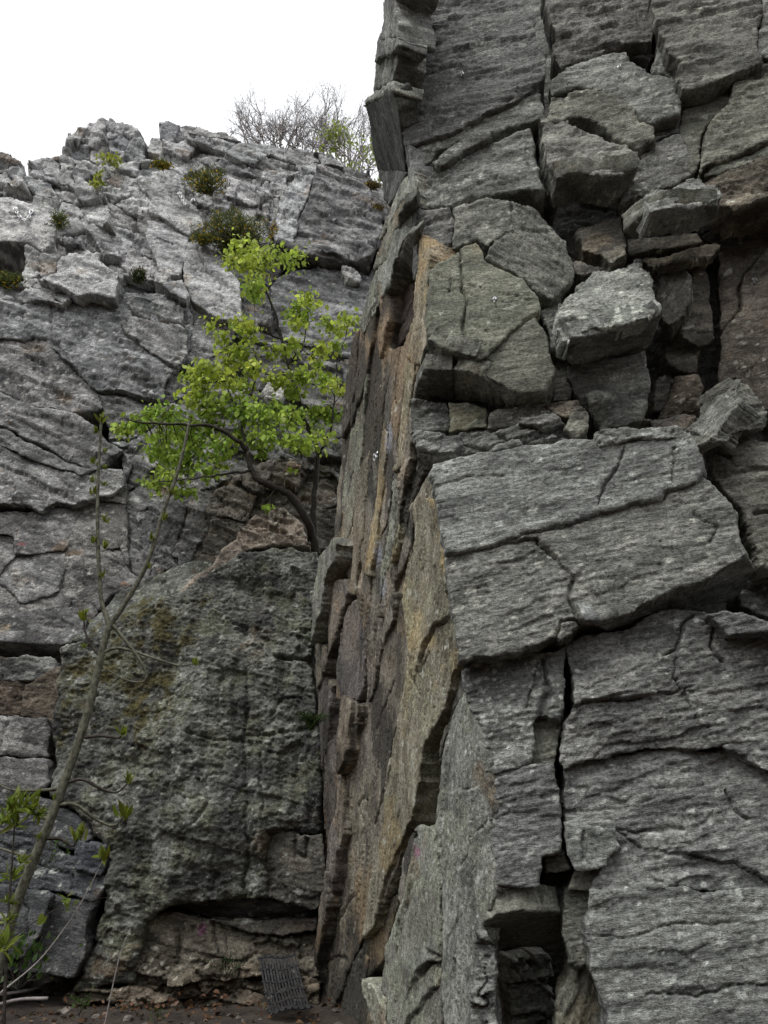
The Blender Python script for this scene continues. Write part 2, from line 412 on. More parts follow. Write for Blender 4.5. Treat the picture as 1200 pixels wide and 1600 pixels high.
    # sides
    E = np.array([pl.N[0], pl.N[1], 0.06 * 0]); E = -pl.N if pl.N[2] < -0.3 else -unit(E)     # sides run level into the rock
    nring = int(np.clip(thick / (2.2 * rm), 2, 12)); tt = thick * (np.linspace(0, 1, nring + 1)[1:]) ** 1.5
    lut = np.zeros(len(u), np.int64); lut[bv] = np.arange(len(bv))
    Vs = [V]; Qs = [quads]; prev = None
    ou = gx[bv][:, None] * pl.U + gy[bv][:, None] * pl.V
    for j, t in enumerate(tt):
        p = V[bv] + E * t - ou * taper * t
        p = p + ou * (0.030 * noise3(p * 5.0, 3) + 0.012 * noise3(p * 17.0, 4))[:, None] * min(1, (j + 1) / 2)
        base_i = len(V) + j * len(bv); Vs.append(p)
        top = (lambda q: q) if j == 0 else (lambda q, s=base_i - len(bv): s + lut[q])
        Qs.append(np.stack([be[:, 1], be[:, 0], lut[be[:, 0]], lut[be[:, 1]]], 1) if False else
                  np.stack([top(be[:, 1]), top(be[:, 0]), base_i + lut[be[:, 0]], base_i + lut[be[:, 1]]], 1))
    V = np.concatenate(Vs); Qf = np.concatenate(Qs)
    TRI[0] += 2 * len(Qf)
    me = np_mesh(name, V, Qf, None, rock_shader(A, B, LOOK[mat].get('fine', 1.0)))
    cc = np.ones((len(V), 4), np.float32); cc[:, :3] = colour_rock(V, A, B, plane.N, mat, sd, tint)
    at = me.attributes.new('col', 'FLOAT_COLOR', 'POINT'); at.data.foreach_set('color', cc.ravel())
    o = bpy.data.objects.new(name, me); link(o, parent)
    if parent is not None: o.matrix_parent_inverse = parent.matrix_world.inverted()
    if label: o['label'] = label
    return o
def clip_half(poly, m, n):
    out = []
    for i in range(len(poly)):
        p, q = poly[i], poly[(i + 1) % len(poly)]
        dp, dq = np.dot(p - m, n), np.dot(q - m, n)
        if dp <= 0: out.append(p)
        if (dp < 0) != (dq < 0) and dp != dq: out.append(p + (q - p) * (dp / (dp - dq)))
    return out
def fracture(zone, plane, mat, cell, ang, seed, offs=(-0.08, 0.08), tilt=6, parent=None, **kw):
    """break a zone of the face into angular blocks (cell = width, height in pixels, turned by ang degrees)"""
    rg = np.random.default_rng(seed); Z = np.array(zone, float)
    r = math.radians(-ang); R = np.array([[math.cos(r), -math.sin(r)], [math.sin(r), math.cos(r)]])   # pixel y runs down
    loc = (Z @ R) / np.array(cell); lo, hi = loc.min(0) - 1, loc.max(0) + 1
    seeds = []
    for j in range(int(math.floor(lo[1])), int(math.ceil(hi[1])) + 1):
        for i in range(int(math.floor(lo[0])), int(math.ceil(hi[0])) + 1):
            seeds.append((i + 0.5 * (j % 2) + rg.uniform(-0.42, 0.42), j + rg.uniform(-0.40, 0.40)))
    S = np.array(seeds)
    zl = [tuple(p) for p in loc]
    din = poly_sdf(S.astype(np.float32), zl)
    for i in np.nonzero(din < 0.75)[0]:
        cellp = [S[i] + np.array(q) for q in ((-2, -2), (2, -2), (2, 2), (-2, 2))]
        o = np.argsort(((S - S[i]) ** 2).sum(1))[1:14]
        for j in o:
            cellp = clip_half(cellp, (S[i] + S[j]) / 2, S[j] - S[i])
            if len(cellp) < 3: break
        if len(cellp) < 3: continue
        P = (np.array(cellp) * np.array(cell)) @ R.T
        t = rg.uniform(0.88, 1.1); kk = dict(kw); tn = kk.pop('tint', (1, 1, 1)); ms = kk.pop('mats', None); mt = mat
        if ms: mt, tn = ms[rg.integers(len(ms))]
        block([tuple(p) for p in P], plane, mt, off=rg.uniform(*offs), tilt=(rg.uniform(-tilt, tilt) , rg.uniform(-tilt, tilt)), clip=zone,
              parent=parent, tint=tuple(x * t for x in tn), **kk)

# ------------------------------------------------------------------ RIGHT BUTTRESS: planes and materials
PF = plane_dir(atY(745, 1300, 5.5), -9, 3)                 # front face
a1, a2 = PF.hit(778, 1390), PF.hit(632, 250)
PS = plane3(a1, a2, atY(500, 1300, 9.0))                   # left-facing side
AF, BF = fol(PF, 8)
AS, BS = fol(PS, 74)
M_front = rock_mat('schist_grey', (0.108, 0.111, 0.102), (0.198, 0.202, 0.188), (0.32, 0.327, 0.302), spots=0.55)
M_frontlow = rock_mat('schist_spotted', (0.096, 0.100, 0.093), (0.182, 0.187, 0.175), (0.29, 0.298, 0.277), spots=1.0, lichen=(0.38, 0.39, 0.36))
M_green = rock_mat('schist_greenish', (0.10, 0.102, 0.085), (0.165, 0.168, 0.14), (0.24, 0.24, 0.20), och=0.08, spots=0.12, ochre=(0.22, 0.185, 0.12), fine=0.6)
M_brown = rock_mat('schist_rusty', (0.062, 0.057, 0.049), (0.135, 0.125, 0.108), (0.225, 0.205, 0.17), och=0.14, spots=0.12, ochre=(0.225, 0.175, 0.12))
M_side = rock_mat('schist_ochre_slab', (0.10, 0.094, 0.082), (0.215, 0.200, 0.168), (0.36, 0.338, 0.29), och=0.34, spots=0.10, streak=1.0, ochre=(0.30, 0.232, 0.145), fine=0.8)
M_sideylw = rock_mat('schist_yellow_slab', (0.15, 0.135, 0.10), (0.27, 0.25, 0.195), (0.39, 0.375, 0.315), och=0.58, spots=0.25, streak=0.40, ochre=(0.40, 0.315, 0.17), grn=0.30, green=(0.26, 0.26, 0.185))
M_sidegrn = rock_mat('schist_lichen_slab', (0.13, 0.134, 0.116), (0.245, 0.252, 0.22), (0.38, 0.39, 0.345), och=0.12, spots=0.5, streak=0.15, grn=0.45, green=(0.27, 0.285, 0.22))
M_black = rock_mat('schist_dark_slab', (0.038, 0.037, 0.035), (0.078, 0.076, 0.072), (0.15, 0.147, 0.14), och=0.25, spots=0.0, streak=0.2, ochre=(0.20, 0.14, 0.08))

for _x, _y, _rx, _rz in ((607, 682, .05, .16), (590, 862, .05, .14), (597, 918, .05, .16), (652, 1330, .03, .05)):
    MARKS.append((PS.hit(_x, _y, .06), np.array([_rx, .25, _rz]), (0.40, 0.42, 0.48) if _y < 1000 else (0.35, 0.10, 0.22)))
RC = empty('cliff', tuple(atY(760, 1600, 5.6)))
RC.location.z = 0
tag(RC, 'tall grey and ochre rock buttress of stacked schist blocks filling the right side', None, None, 'structure')
bpy.context.view_layer.update()
def R(poly, mat=M_front, plane=PF, ft=(8,), **kw):
    return block(poly, plane, mat, ft=ft, parent=RC, **kw)
def S(poly, mat=M_side, ft=(74,), k='slab', name='rock_slab', **kw):
    kw.setdefault('thick', 0.30)
    return R(poly, mat, PS, ft=ft, k=k, name=name, **kw)
def under(top, bottom, mat, s=0.0115, plane=None, parent=None, **kw):
    """the near-level underside of an overhang: it runs back into the face from its front edge (top) to its back edge (bottom)"""
    tx = sorted((p[0], p[1], p[2]) for p in top); X, Yt, Ot = zip(*tx)
    poly = [tuple(p) for p in top] + [(x, y, float(np.interp(x, X, Ot)) - s * (y - float(np.interp(x, X, Yt)))) for (x, y) in bottom]
    return block(poly, plane or PF, mat, ft=(8,), parent=parent or RC, k='smooth', thick=0.15, gap=0, **kw)
# --- core behind the blocks
R([(660, -80), (1560, -80), (1560, 1720), (925, 1720), (920, 1480), (885, 1400), (800, 1400), (745, 1000), (665, 700), (665, 400)], M_front, off=-0.95, thick=0.05, res=2.2, name='rock_core', gap=0, amp=1.6, tint=(0.8, 0.8, 0.8))
S([(612, -80), (640, 0), (655, 300), (690, 760), (720, 1040), (770, 1400), (770, 1720), (470, 1720), (500, 1200), (526, 850), (540, 700), (552, 590), (572, 520), (592, 440), (600, 385), (606, 335), (612, 290), (612, 250), (606, 150), (606, -80)], M_side, off=-0.22, thick=0.05, res=2.0, name='rock_core', gap=0, tint=(0.75, 0.75, 0.75))

# --- front face, top
R([(612, -60), (806, -60), (814, 0), (836, 23), (839, 57), (852, 116), (842, 136), (772, 170), (707, 203), (668, 216), (635, 222), (617, 153), (612, 119), (623, 80), (620, 40)],
  M_front, off=0.22, k='flaky', tint=(0.80, 0.80, 0.80), thick=0.5, cracks=[([(700, 105), (730, 85), (790, 70), (845, 50)], 0.02, 0.03), ([(630, 190), (700, 170), (760, 160), (800, 150)], 0.02, 0.03)])
R([(645, 249), (656, 224), (707, 206), (772, 172), (843, 140), (845, 184), (824, 193), (767, 207), (730, 214), (680, 238), (673, 252), (648, 268)], off=0.16, thick=0.5, tint=(1.05, 1.05, 1.0))
R([(700, 232), (730, 212), (766, 206), (766, 214), (735, 230), (700, 252), (680, 262), (676, 254)], off=0.24, thick=0.35, tint=(0.9, 0.9, 0.88))
R([(656, 289), (676, 266), (707, 255), (741, 235), (770, 219), (826, 196), (835, 218), (839, 255), (846, 300), (823, 295), (778, 306), (730, 315), (656, 326)], off=0.18, thick=0.6, tint=(1.1, 1.1, 1.06), rnd=0.03)
R([(842, 186), (852, 240), (870, 300), (866, 306), (850, 300), (846, 262)], off=0.02, k='smooth', thick=0.4)
R([(850, -60), (1012, -60), (1021, 0), (1025, 33), (1018, 60), (1016, 75), (990, 70), (966, 75), (935, 88), (905, 97), (872, 108), (866, 90), (867, 50), (858, 15), (850, -20)], off=0.12, k='flaky', tint=(0.85, 0.84, 0.80))
R([(862, 125), (880, 112), (936, 88), (973, 82), (996, 99), (1019, 116), (1055, 122), (1062, 159), (1061, 178), (1021, 193), (996, 187), (976, 156), (936, 142), (905, 133), (862, 148)], off=0.17, rnd=0.012, tint=(1.05, 1.05, 1.0))
R([(966, 76), (990, 70), (1016, 77), (1022, 90), (1012, 97), (998, 93)], M_front, off=0.02, tint=(0.35, 0.34, 0.32), thick=0.2)
R([(862, 148), (936, 142), (978, 158), (996, 188), (1020, 197), (1021, 218), (993, 232), (968, 221), (945, 198), (905, 184), (852, 192)], off=0.15, tint=(1.05, 1.02, 0.94), rnd=0.012)
R([(846, 180, .42), (862, 190, .42), (891, 184, .36), (902, 199, .40), (959, 221, .42), (982, 230, .42), (999, 247, .45), (993, 262, .5), (970, 270, .52), (928, 273, .52), (902, 270, .52), (868, 278, .5), (855, 240, .46)], off=-0.14, thick=0.35, tint=(1.12, 1.11, 1.06), rnd=0.012)
under([(868, 280, .37), (902, 272, .38), (928, 275, .38), (970, 272, .38), (995, 263, .35)], [(985, 290), (950, 332), (912, 328), (885, 302)], M_green)
R([(993, 236), (1064, 208), (1075, 245), (1078, 276), (1030, 298), (982, 313), (968, 316), (980, 275), (1001, 252)], off=0.06, thick=0.5, tint=(0.92, 0.92, 0.9))
R([(1021, 197), (1060, 182), (1064, 204), (1020, 220)], off=0.03)
R([(1012, -60), (1186, -60), (1190, 0), (1189, 28), (1177, 82), (1189, 90), (1143, 119), (1064, 142), (1058, 124), (1064, 97), (1044, 90), (1040, 60), (1030, 50), (1024, 20)], off=0.26, k='flaky', thick=0.55, tint=(0.92, 0.90, 0.85))
R([(1028, 60), (1042, 64), (1044, 95), (1056, 122), (1020, 112), (1022, 95)], off=0.10)
R([(1192, -60), (1290, -60), (1290, 45), (1195, 86), (1181, 82), (1192, 30)], off=0.22)
R([(1064, 150), (1115, 138), (1153, 122), (1135, 167), (1106, 198), (1092, 238), (1084, 272), (1078, 276), (1070, 227), (1061, 195)], M_green, off=0.05, k='schist')
R([(1158, 119), (1200, 95), (1290, 70), (1290, 200), (1190, 222), (1138, 244), (1100, 258), (1092, 275), (1095, 240), (1110, 198), (1138, 167), (1149, 136)], M_front, off=0.14, thick=0.5, k='flaky', tint=(0.95, 0.93, 0.84))
R([(1140, 250), (1290, 200), (1290, 222), (1157, 258), (1100, 277), (1112, 262)], M_green, off=0.10)
R([(1098, 285), (1157, 262), (1290, 220), (1290, 306), (1200, 320), (1150, 330), (1128, 318), (1114, 297)], M_brown, off=0.08, k='flaky', tint=(1.15, 1.1, 1.0))
# jutting slab above the niche: top, left facet, underside
R([(1008, 305, .42), (1032, 302, .42), (1077, 281, .28), (1098, 284, .25), (1112, 297, .30), (1124, 316, .42), (1098, 322, .50), (1017, 328, .52)], off=0.02, k='flaky', thick=0.3, tint=(1.08, 1.08, 1.05))
R([(972, 364, .15), (970, 335, .15), (1006, 305, .40), (1016, 329, .50)], M_green, off=0.02, k='smooth', thick=0.2, gap=0.0)
under([(1008, 335, .44), (1017, 330, .50), (1070, 326, .49), (1122, 323, .46)], [(1124, 338), (1095, 360), (1000, 368), (974, 367)], M_green)
# --- niche
R([(901, 362), (969, 338), (972, 362), (981, 380), (978, 401), (954, 410), (912, 386)], M_brown, off=0.02, tint=(1.3, 1.3, 1.25), tilt=(12, 0))
R([(981, 374), (1095, 359), (1098, 378), (1020, 390), (984, 402)], M_brown, off=-0.22, tint=(1.3, 1.28, 1.2), k='smooth')
R([(900, 407), (942, 413), (930, 424), (912, 432), (898, 425)], M_brown, off=0.05, tint=(1.2, 1.2, 1.2))
R([(993, 412, -.15), (1095, 380, -.3), (1098, 389, -.2), (1125, 385, 0), (1080, 412, .06), (1032, 418, .04)], M_brown, off=-0.12, tint=(1.5, 1.45, 1.3), k='flaky', thick=0.12)
R([(1032, 422), (1068, 419), (1080, 428), (1074, 470), (1068, 491), (1050, 509), (1035, 500), (1026, 458)], M_front, off=-0.16, ft=(60,), tilt=(0, -14), tint=(0.95, 0.92, 0.85), thick=0.4)
R([(1080, 416), (1101, 410), (1107, 470), (1119, 530), (1095, 541), (1074, 526), (1062, 500), (1077, 470)], M_brown, off=-0.34, tilt=(-8, 25), k='smooth')
R([(1035, 519), (1062, 505), (1076, 530), (1095, 542), (1089, 584), (1060, 580), (1040, 560)], M_brown, off=-0.48, tint=(0.95, 0.95, 0.9))
R([(1053, 588), (1089, 584), (1093, 610), (1095, 640), (1047, 655), (1032, 653), (1053, 620)], M_brown, off=-0.42, tint=(1.3, 1.2, 1.1), bulge=0.08)
R([(1028, 590), (1050, 586), (1050, 614), (1034, 640), (1024, 640)], M_brown, off=-0.55)
R([(1098, 370), (1130, 345), (1200, 318), (1290, 300), (1290, 600), (1195, 640), (1150, 590), (1125, 600), (1128, 540), (1122, 450), (1127, 385)], M_brown, off=-0.42, k='smooth', tilt=(0, -16), tint=(1.0, 0.98, 0.95),
  cracks=[([(1200, 388), (1155, 448), (1153, 490), (1122, 536)], 0.016, 0.09, 0.05, 0.3), ([(1190, 560), (1150, 600), (1120, 640)], 0.01, 0.03)], thick=0.6)
R([(871, 506, .40), (873, 480, .30), (885, 476, .28), (885, 464, .24), (906, 437, .14), (942, 419, .06), (1002, 411, .02), (1011, 428, .08), (1023, 455, .16), (1032, 488, .28), (1008, 503, .38), (894, 527, .50), (888, 540, .50)],
  M_front, off=0.02, k='flaky', thick=0.22, tint=(1.45, 1.45, 1.42), rnd=0.012, warp=1.4)
under([(889, 541, .48), (894, 529, .48), (1008, 505, .37), (1031, 490, .28)], [(1018, 535), (1000, 549), (893, 572)], M_front)
R([(872, 508, .38), (887, 541, .47), (892, 569, .10), (884, 560, .08), (876, 535, .15)], M_front, off=0.0, k='smooth', thick=0.1, gap=0)
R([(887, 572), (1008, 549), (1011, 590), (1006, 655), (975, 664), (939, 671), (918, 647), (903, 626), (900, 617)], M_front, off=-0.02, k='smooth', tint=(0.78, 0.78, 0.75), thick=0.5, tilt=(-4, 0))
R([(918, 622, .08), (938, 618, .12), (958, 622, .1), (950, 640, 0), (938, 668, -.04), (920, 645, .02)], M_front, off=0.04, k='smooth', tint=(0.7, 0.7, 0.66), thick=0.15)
R([(853, 630), (876, 622), (898, 622), (906, 640), (885, 652), (866, 645)], M_brown, off=0.10, tint=(1.35, 1.3, 1.2), k='flaky', thick=0.25)
R([(888, 645), (905, 632), (920, 652), (918, 672), (898, 682), (885, 672)], M_front, off=0.12, tint=(1.0, 0.98, 0.9), thick=0.25)
# --- block with the bolt and its neighbours
R([(670, 436, .36), (669, 430, .36), (719, 386, .30), (744, 376, .26), (758, 405, .30), (809, 433, .28), (839, 464, .24), (840, 484, .24), (806, 512, .30), (770, 544, .34), (744, 561, .36), (706, 549, .38), (670, 532, .40)],
  M_green, off=0.0, k='smooth', thick=0.5, tint=(1.02, 1.05, 1.0), rnd=0.012,
  cracks=[([(717, 387), (722, 455), (731, 470), (722, 500), (722, 540)], 0.012, 0.06), ([(672, 428), (720, 442), (800, 462), (838, 470)], 0.008, 0.022), ([(690, 452), (720, 455), (760, 470), (835, 475)], 0.007, 0.015),
          ([(675, 500), (725, 505), (775, 520)], 0.006, 0.012), ([(723, 525), (770, 537)], 0.006, 0.02), ([(700, 440), (702, 455)], .008, .03)])
R([(655, 330), (700, 328), (708, 346), (706, 380), (690, 396), (664, 402), (655, 365)], M_front, off=0.18, k='flaky', thick=0.4)
R([(708, 326), (760, 314), (800, 314), (802, 360), (775, 372), (760, 385), (745, 371), (717, 383), (709, 384)], M_front, off=0.22, k='schist', tint=(1.0, 1.0, 0.93), rnd=0.010)
R([(800, 315), (835, 322), (872, 357), (897, 413), (897, 442), (866, 467), (843, 461), (809, 431), (762, 402), (775, 372), (802, 360)], M_front, off=0.17, k='schist', ft=(-35,), tilt=(0, 12), tint=(0.82, 0.82, 0.77), thick=0.5, rnd=0.012)
R([(724, 578), (775, 544), (815, 510), (832, 495), (855, 524), (860, 555), (866, 583), (852, 609), (818, 614), (770, 595), (730, 580)], M_green, off=0.26, k='smooth', thick=0.45, rnd=0.010, tint=(1.02, 1.03, 0.98), cracks=[([(775, 548), (858, 552)], 0.006, 0.012)])
R([(843, 487), (872, 470), (880, 500), (886, 545), (862, 545), (857, 524)], M_front, off=0.04, k='flaky', tint=(0.75, 0.75, 0.72))
R([(864, 550), (886, 548), (900, 600), (890, 622), (860, 628), (868, 584)], M_front, off=-0.06, k='smooth', tint=(0.7, 0.7, 0.68))
under([(670, 533, .38), (688, 541, .38), (706, 550, .37)], [(706, 571), (658, 571)], M_green)
under([(708, 551, .37), (726, 557, .36), (744, 563, .35)], [(728, 574), (708, 571)], M_green)
under([(659, 577, .30), (680, 577, .30), (707, 577, .30)], [(709, 624), (647, 616)], M_green)
under([(708, 577, .30), (732, 581, .28), (770, 596, .26), (818, 616, .24)], [(787, 634), (710, 625)], M_green)
# --- courses below
R([(645, 626), (696, 623), (700, 672), (648, 674)], M_front, off=0.02, tint=(0.75, 0.75, 0.75))
R([(700, 626), (742, 630), (759, 640), (761, 668), (702, 674)], M_green, off=0.04, tint=(1.05, 1.06, 1.0))
R([(764, 646), (842, 626), (862, 634), (832, 654), (798, 665), (764, 671)], M_front, off=0.06, tint=(0.95, 0.92, 0.84))
fracture([(645, 674), (700, 676), (764, 672), (860, 640), (905, 690), (820, 694), (690, 716), (655, 714)], PF, M_front, (62, 20), 6, 5, (-0.04, 0.14), 8, ft=(8,), thick=0.3, k='schist', parent=RC)
fracture([(935, 660), (1010, 655), (1100, 650), (1110, 690), (940, 690)], PF, M_brown, (50, 22), 6, 6, (-0.3, -0.1), 12, ft=(8,), thick=0.3, k='schist', parent=RC)
# --- the big two-slab block
R([(670, 740), (680, 722), (720, 712), (840, 690), (930, 682), (940, 670), (1050, 665), (1075, 675), (1090, 705), (1105, 735), (1090, 755), (1035, 767), (1032, 780), (970, 795), (900, 812), (810, 840), (715, 867), (695, 865), (682, 790), (674, 752)],
  k='fine', off=0.34, thick=0.6, tint=(1.08, 1.09, 1.08), rnd=0.03, cracks=[([(935, 790), (945, 760), (965, 725), (975, 700)], 0.012, 0.04), ([(1045, 768), (1052, 735), (1055, 700)], 0.01, 0.03), ([(680, 760), (730, 745), (790, 742)], .01, .02)])
R([(932, 672), (945, 667), (1052, 663), (1075, 674), (1060, 682), (1000, 684), (936, 692)], off=0.38, thick=0.4, tint=(1.1, 1.1, 1.08))
R([(697, 870), (715, 870), (810, 843), (900, 815), (970, 798), (1034, 782), (1036, 769), (1090, 757), (1100, 742), (1115, 750), (1150, 805), (1168, 865), (1120, 895), (1050, 930), (960, 965), (915, 972), (880, 1000), (873, 990), (850, 1005), (800, 1018), (720, 1030), (712, 990), (702, 920)],
  k='fine', off=0.30, thick=0.6, rnd=0.02, tint=(1.0, 1.0, 0.99), cracks=[([(892, 905), (888, 935), (905, 965), (912, 975)], 0.015, 0.05), ([(700, 868), (800, 850), (838, 845), (865, 870)], 0.012, 0.04, 0.03), ([(872, 990), (876, 965), (915, 972)], .012, .04), ([(1085, 800), (1120, 820), (1105, 850)], .012, .03)])
under([(915, 975, .28), (960, 968, .28), (1050, 933, .28), (1120, 898, .28), (1168, 868, .28)], [(1182, 892), (1152, 945), (1075, 952), (1000, 969), (950, 988)], M_front)
R([(1075, 668), (1110, 650), (1200, 690), (1290, 690), (1290, 880), (1192, 884), (1162, 800), (1122, 745), (1098, 700)], M_front, off=0.0, tint=(0.95, 0.93, 0.85), thick=0.6, cracks=[([(1120, 745), (1200, 735)], .02, .04), ([(1090, 690), (1110, 700), (1140, 715)], .02, .05), ([(1180, 800), (1260, 790)], .02, .05)])
R([(1074, 664, .10), (1112, 622, .16), (1149, 589, .20), (1150, 630, .30), (1136, 652, .34), (1113, 682, .36), (1090, 672, .22)], M_front, off=0.02, k='flaky', ft=(38,), thick=0.3, tint=(1.1, 1.1, 1.06))
R([(1149, 588, .20), (1172, 602, .10), (1196, 640, .0), (1194, 662, .05), (1137, 686, .28), (1114, 683, .36), (1137, 652, .34), (1151, 630, .30)], M_front, off=0.02, k='flaky', ft=(20,), thick=0.3, tint=(0.95, 0.95, 0.9))
R([(1160, 885), (1195, 886), (1290, 880), (1290, 985), (1200, 968), (1155, 950)], M_front, off=-0.35, tint=(0.8, 0.8, 0.8), k='blocky')
# --- lower right faces
R([(889, 1006), (925, 995), (985, 980), (1030, 958), (1078, 953), (1105, 962), (1132, 990), (1290, 995), (1290, 1165), (1200, 1167), (1120, 1163), (1050, 1168), (962, 1176), (905, 1195), (884, 1198), (880, 1188), (886, 1150), (893, 1100), (896, 1050)],
  M_frontlow, k='fine', off=0.10, thick=0.6, cracks=[([(1085, 965), (1070, 978), (1050, 1012), (1035, 1022)], 0.014, 0.05, 0.05, 0.2), ([(1052, 1030), (1050, 1060), (1062, 1080)], 0.012, 0.03, .03), ([(905, 1102), (950, 1098), (1000, 1092)], 0.015, 0.05, 0.04), ([(1110, 985), (1108, 1010), (1130, 1035)], .014, .05), ([(1040, 1092), (1080, 1075)], .01, .03)])
R([(1105, 960), (1130, 950), (1160, 953), (1200, 970), (1290, 982), (1290, 992), (1195, 986), (1135, 990)], M_front, off=0.28, thick=0.5)
R([(884, 1202), (905, 1198), (962, 1180), (1050, 1172), (1130, 1172), (1200, 1208), (1290, 1226), (1290, 1402), (1180, 1397), (1090, 1385), (990, 1388), (920, 1388), (945, 1350), (950, 1330), (905, 1355), (893, 1330), (886, 1290), (880, 1240)],
  M_frontlow, k='fine', off=0.02, thick=0.6, cracks=[([(1000, 1320), (965, 1295), (1060, 1300)], .012, .03), ([(1135, 1235), (1150, 1260), (1170, 1275)], .012, .04), ([(1080, 1340), (1100, 1345), (1150, 1350), (1200, 1380)], .012, .03, .04, .2)])
R([(1128, 1165), (1290, 1162), (1290, 1230), (1200, 1203), (1170, 1190)], M_frontlow, k='fine', off=0.12, thick=0.5)
R([(884, 1288), (962, 1293), (968, 1322), (952, 1330), (944, 1353), (894, 1361), (889, 1327)], M_frontlow, k='fine', off=0.10, thick=0.4, cracks=[([(912, 1300), (908, 1345)], .01, .04)])
R([(892, 1363), (942, 1356), (944, 1387), (920, 1390), (889, 1390)], M_green, off=-0.04, k='smooth')
R([(921, 1392), (990, 1390), (1090, 1388), (1290, 1404), (1290, 1720), (965, 1720), (945, 1580), (925, 1525), (923, 1450)], M_frontlow, off=0.13, thick=0.6, k='fine',
  cracks=[([(925, 1470), (1000, 1462), (1090, 1440), (1150, 1445)], .007, .02), ([(1010, 1560), (1120, 1548), (1290, 1530)], .008, .03)])
R([(884, 1390), (919, 1390), (922, 1508), (910, 1513), (890, 1505), (884, 1440)], M_green, off=-0.10, tint=(0.8, 0.8, 0.8))
R([(893, 1515), (925, 1520), (948, 1600), (958, 1720), (850, 1720), (880, 1560)], M_green, off=-0.22, tint=(0.8, 0.8, 0.78), ft=(70,))
R([(722, 1048), (740, 1035), (800, 1025), (870, 1020), (888, 1012), (886, 1030), (880, 1080), (876, 1120), (848, 1115), (835, 1130), (826, 1195), (815, 1205), (762, 1213), (755, 1180), (745, 1120), (727, 1085)], M_frontlow, k='fine', off=0.10, thick=0.6, tint=(1.08, 1.08, 1.06),
  cracks=[([(838, 1035), (832, 1080), (825, 1110)], .01, .03), ([(850, 1030), (855, 1090), (850, 1115)], .03, .06)])
R([(838, 1122), (876, 1122), (868, 1190), (826, 1195)], M_green, off=0.0, k='smooth')
R([(762, 1216), (815, 1208), (828, 1198), (866, 1192), (872, 1250), (880, 1310), (876, 1330), (850, 1333), (843, 1340), (838, 1388), (780, 1385), (772, 1330), (765, 1290), (770, 1250)], M_frontlow, k='fine', off=0.09, thick=0.6)
R([(850, 1335), (882, 1328), (886, 1358), (848, 1368)], M_green, off=-0.08, k='smooth')
R([(776, 1391), (845, 1393), (848, 1410), (840, 1418), (775, 1427)], M_green, off=-0.02, k='smooth', tint=(1.05, 1.05, 1))
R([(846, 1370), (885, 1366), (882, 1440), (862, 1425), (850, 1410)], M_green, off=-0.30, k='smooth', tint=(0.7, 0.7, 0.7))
under([(757, 1440, .0), (776, 1427, .0), (842, 1420, .0), (880, 1425, -.1)], [(885, 1470), (850, 1480), (790, 1478), (757, 1470)], M_green)
R([(745, 1455), (760, 1450), (775, 1500), (780, 1600), (780, 1720), (735, 1720), (742, 1560)], M_frontlow, off=0.02, thick=0.7, k='blocky')
R([(770, 1400), (960, 1400), (960, 1720), (770, 1720)], M_front, off=-1.25, thick=0.1, k='blocky', gap=0)
R([(800, 1500), (850, 1490), (862, 1560), (840, 1720), (800, 1720)], M_green, off=-0.95, thick=0.3, k='blocky', tilt=(0, 20))

# --- left-facing side: steep slabs
S([(648, 806), (653, 780), (682, 780), (687, 832), (698, 869), (699, 927), (711, 961), (717, 1029), (714, 1042), (703, 1077), (687, 1119), (674, 1147), (661, 1174), (655, 1215), (648, 1260), (620, 1330), (600, 1380), (585, 1440), (565, 1470), (575, 1400), (600, 1290), (606, 1200), (622, 1147), (627, 1095), (637, 1042), (632, 990), (627, 937), (637, 885), (648, 845)],
  M_sideylw, off=0.04, thick=0.4, amp=0.8, tint=(1.08, 1.06, 1.0), cracks=[([(660, 1030), (667, 1010), (678, 985), (695, 970)], .014, .05, .04, .2), ([(640, 940), (635, 990), (640, 1050), (655, 1085)], .012, .03), ([(655, 1050), (672, 1020)], .015, .03), ([(612, 1200), (600, 1250), (588, 1290)], .012, .04)])
S([(640, 800), (653, 775), (668, 742), (672, 740), (682, 790), (684, 800), (655, 800)], M_sideylw, off=0.02)
S([(687, 1200), (705, 1116), (727, 1080), (742, 1118), (753, 1147), (758, 1180), (768, 1250), (765, 1290), (772, 1335), (775, 1390), (758, 1440), (748, 1480), (742, 1560), (735, 1720), (690, 1720), (692, 1520), (690, 1440), (688, 1350), (680, 1290), (684, 1250)],
  M_sidegrn, off=0.10, thick=0.14, k='slab', amp=0.6, tilt=(0, 14), cracks=[([(762, 1285), (758, 1290), (740, 1310), (735, 1330), (720, 1350)], .012, .03, .03, .15), ([(710, 1500), (716, 1560), (718, 1640)], .012, .05), ([(758, 1205), (755, 1215), (738, 1230), (725, 1232)], .010, .02, .03, .12)])
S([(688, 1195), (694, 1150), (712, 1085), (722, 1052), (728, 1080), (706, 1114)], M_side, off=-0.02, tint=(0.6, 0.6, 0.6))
S([(650, 1290), (674, 1290), (685, 1340), (690, 1400), (692, 1500), (692, 1720), (600, 1720), (605, 1560), (595, 1545), (600, 1480), (620, 1440), (635, 1370), (640, 1330)], M_sidegrn, off=0.06, thick=0.14, k='slab', amp=0.6, tilt=(0, 8),
  cracks=[([(625, 1440), (622, 1500), (640, 1380), (648, 1300)], .02, .05), ([(660, 1520), (665, 1510), (680, 1500), (692, 1505)], .02, .08, .05, .15), ([(635, 1600), (640, 1590), (660, 1575), (685, 1540)], .012, .03, .03, .15), ([(672, 1440), (670, 1450), (668, 1480), (690, 1490)], .012, .05)], tint=(0.95, 0.95, 0.93))
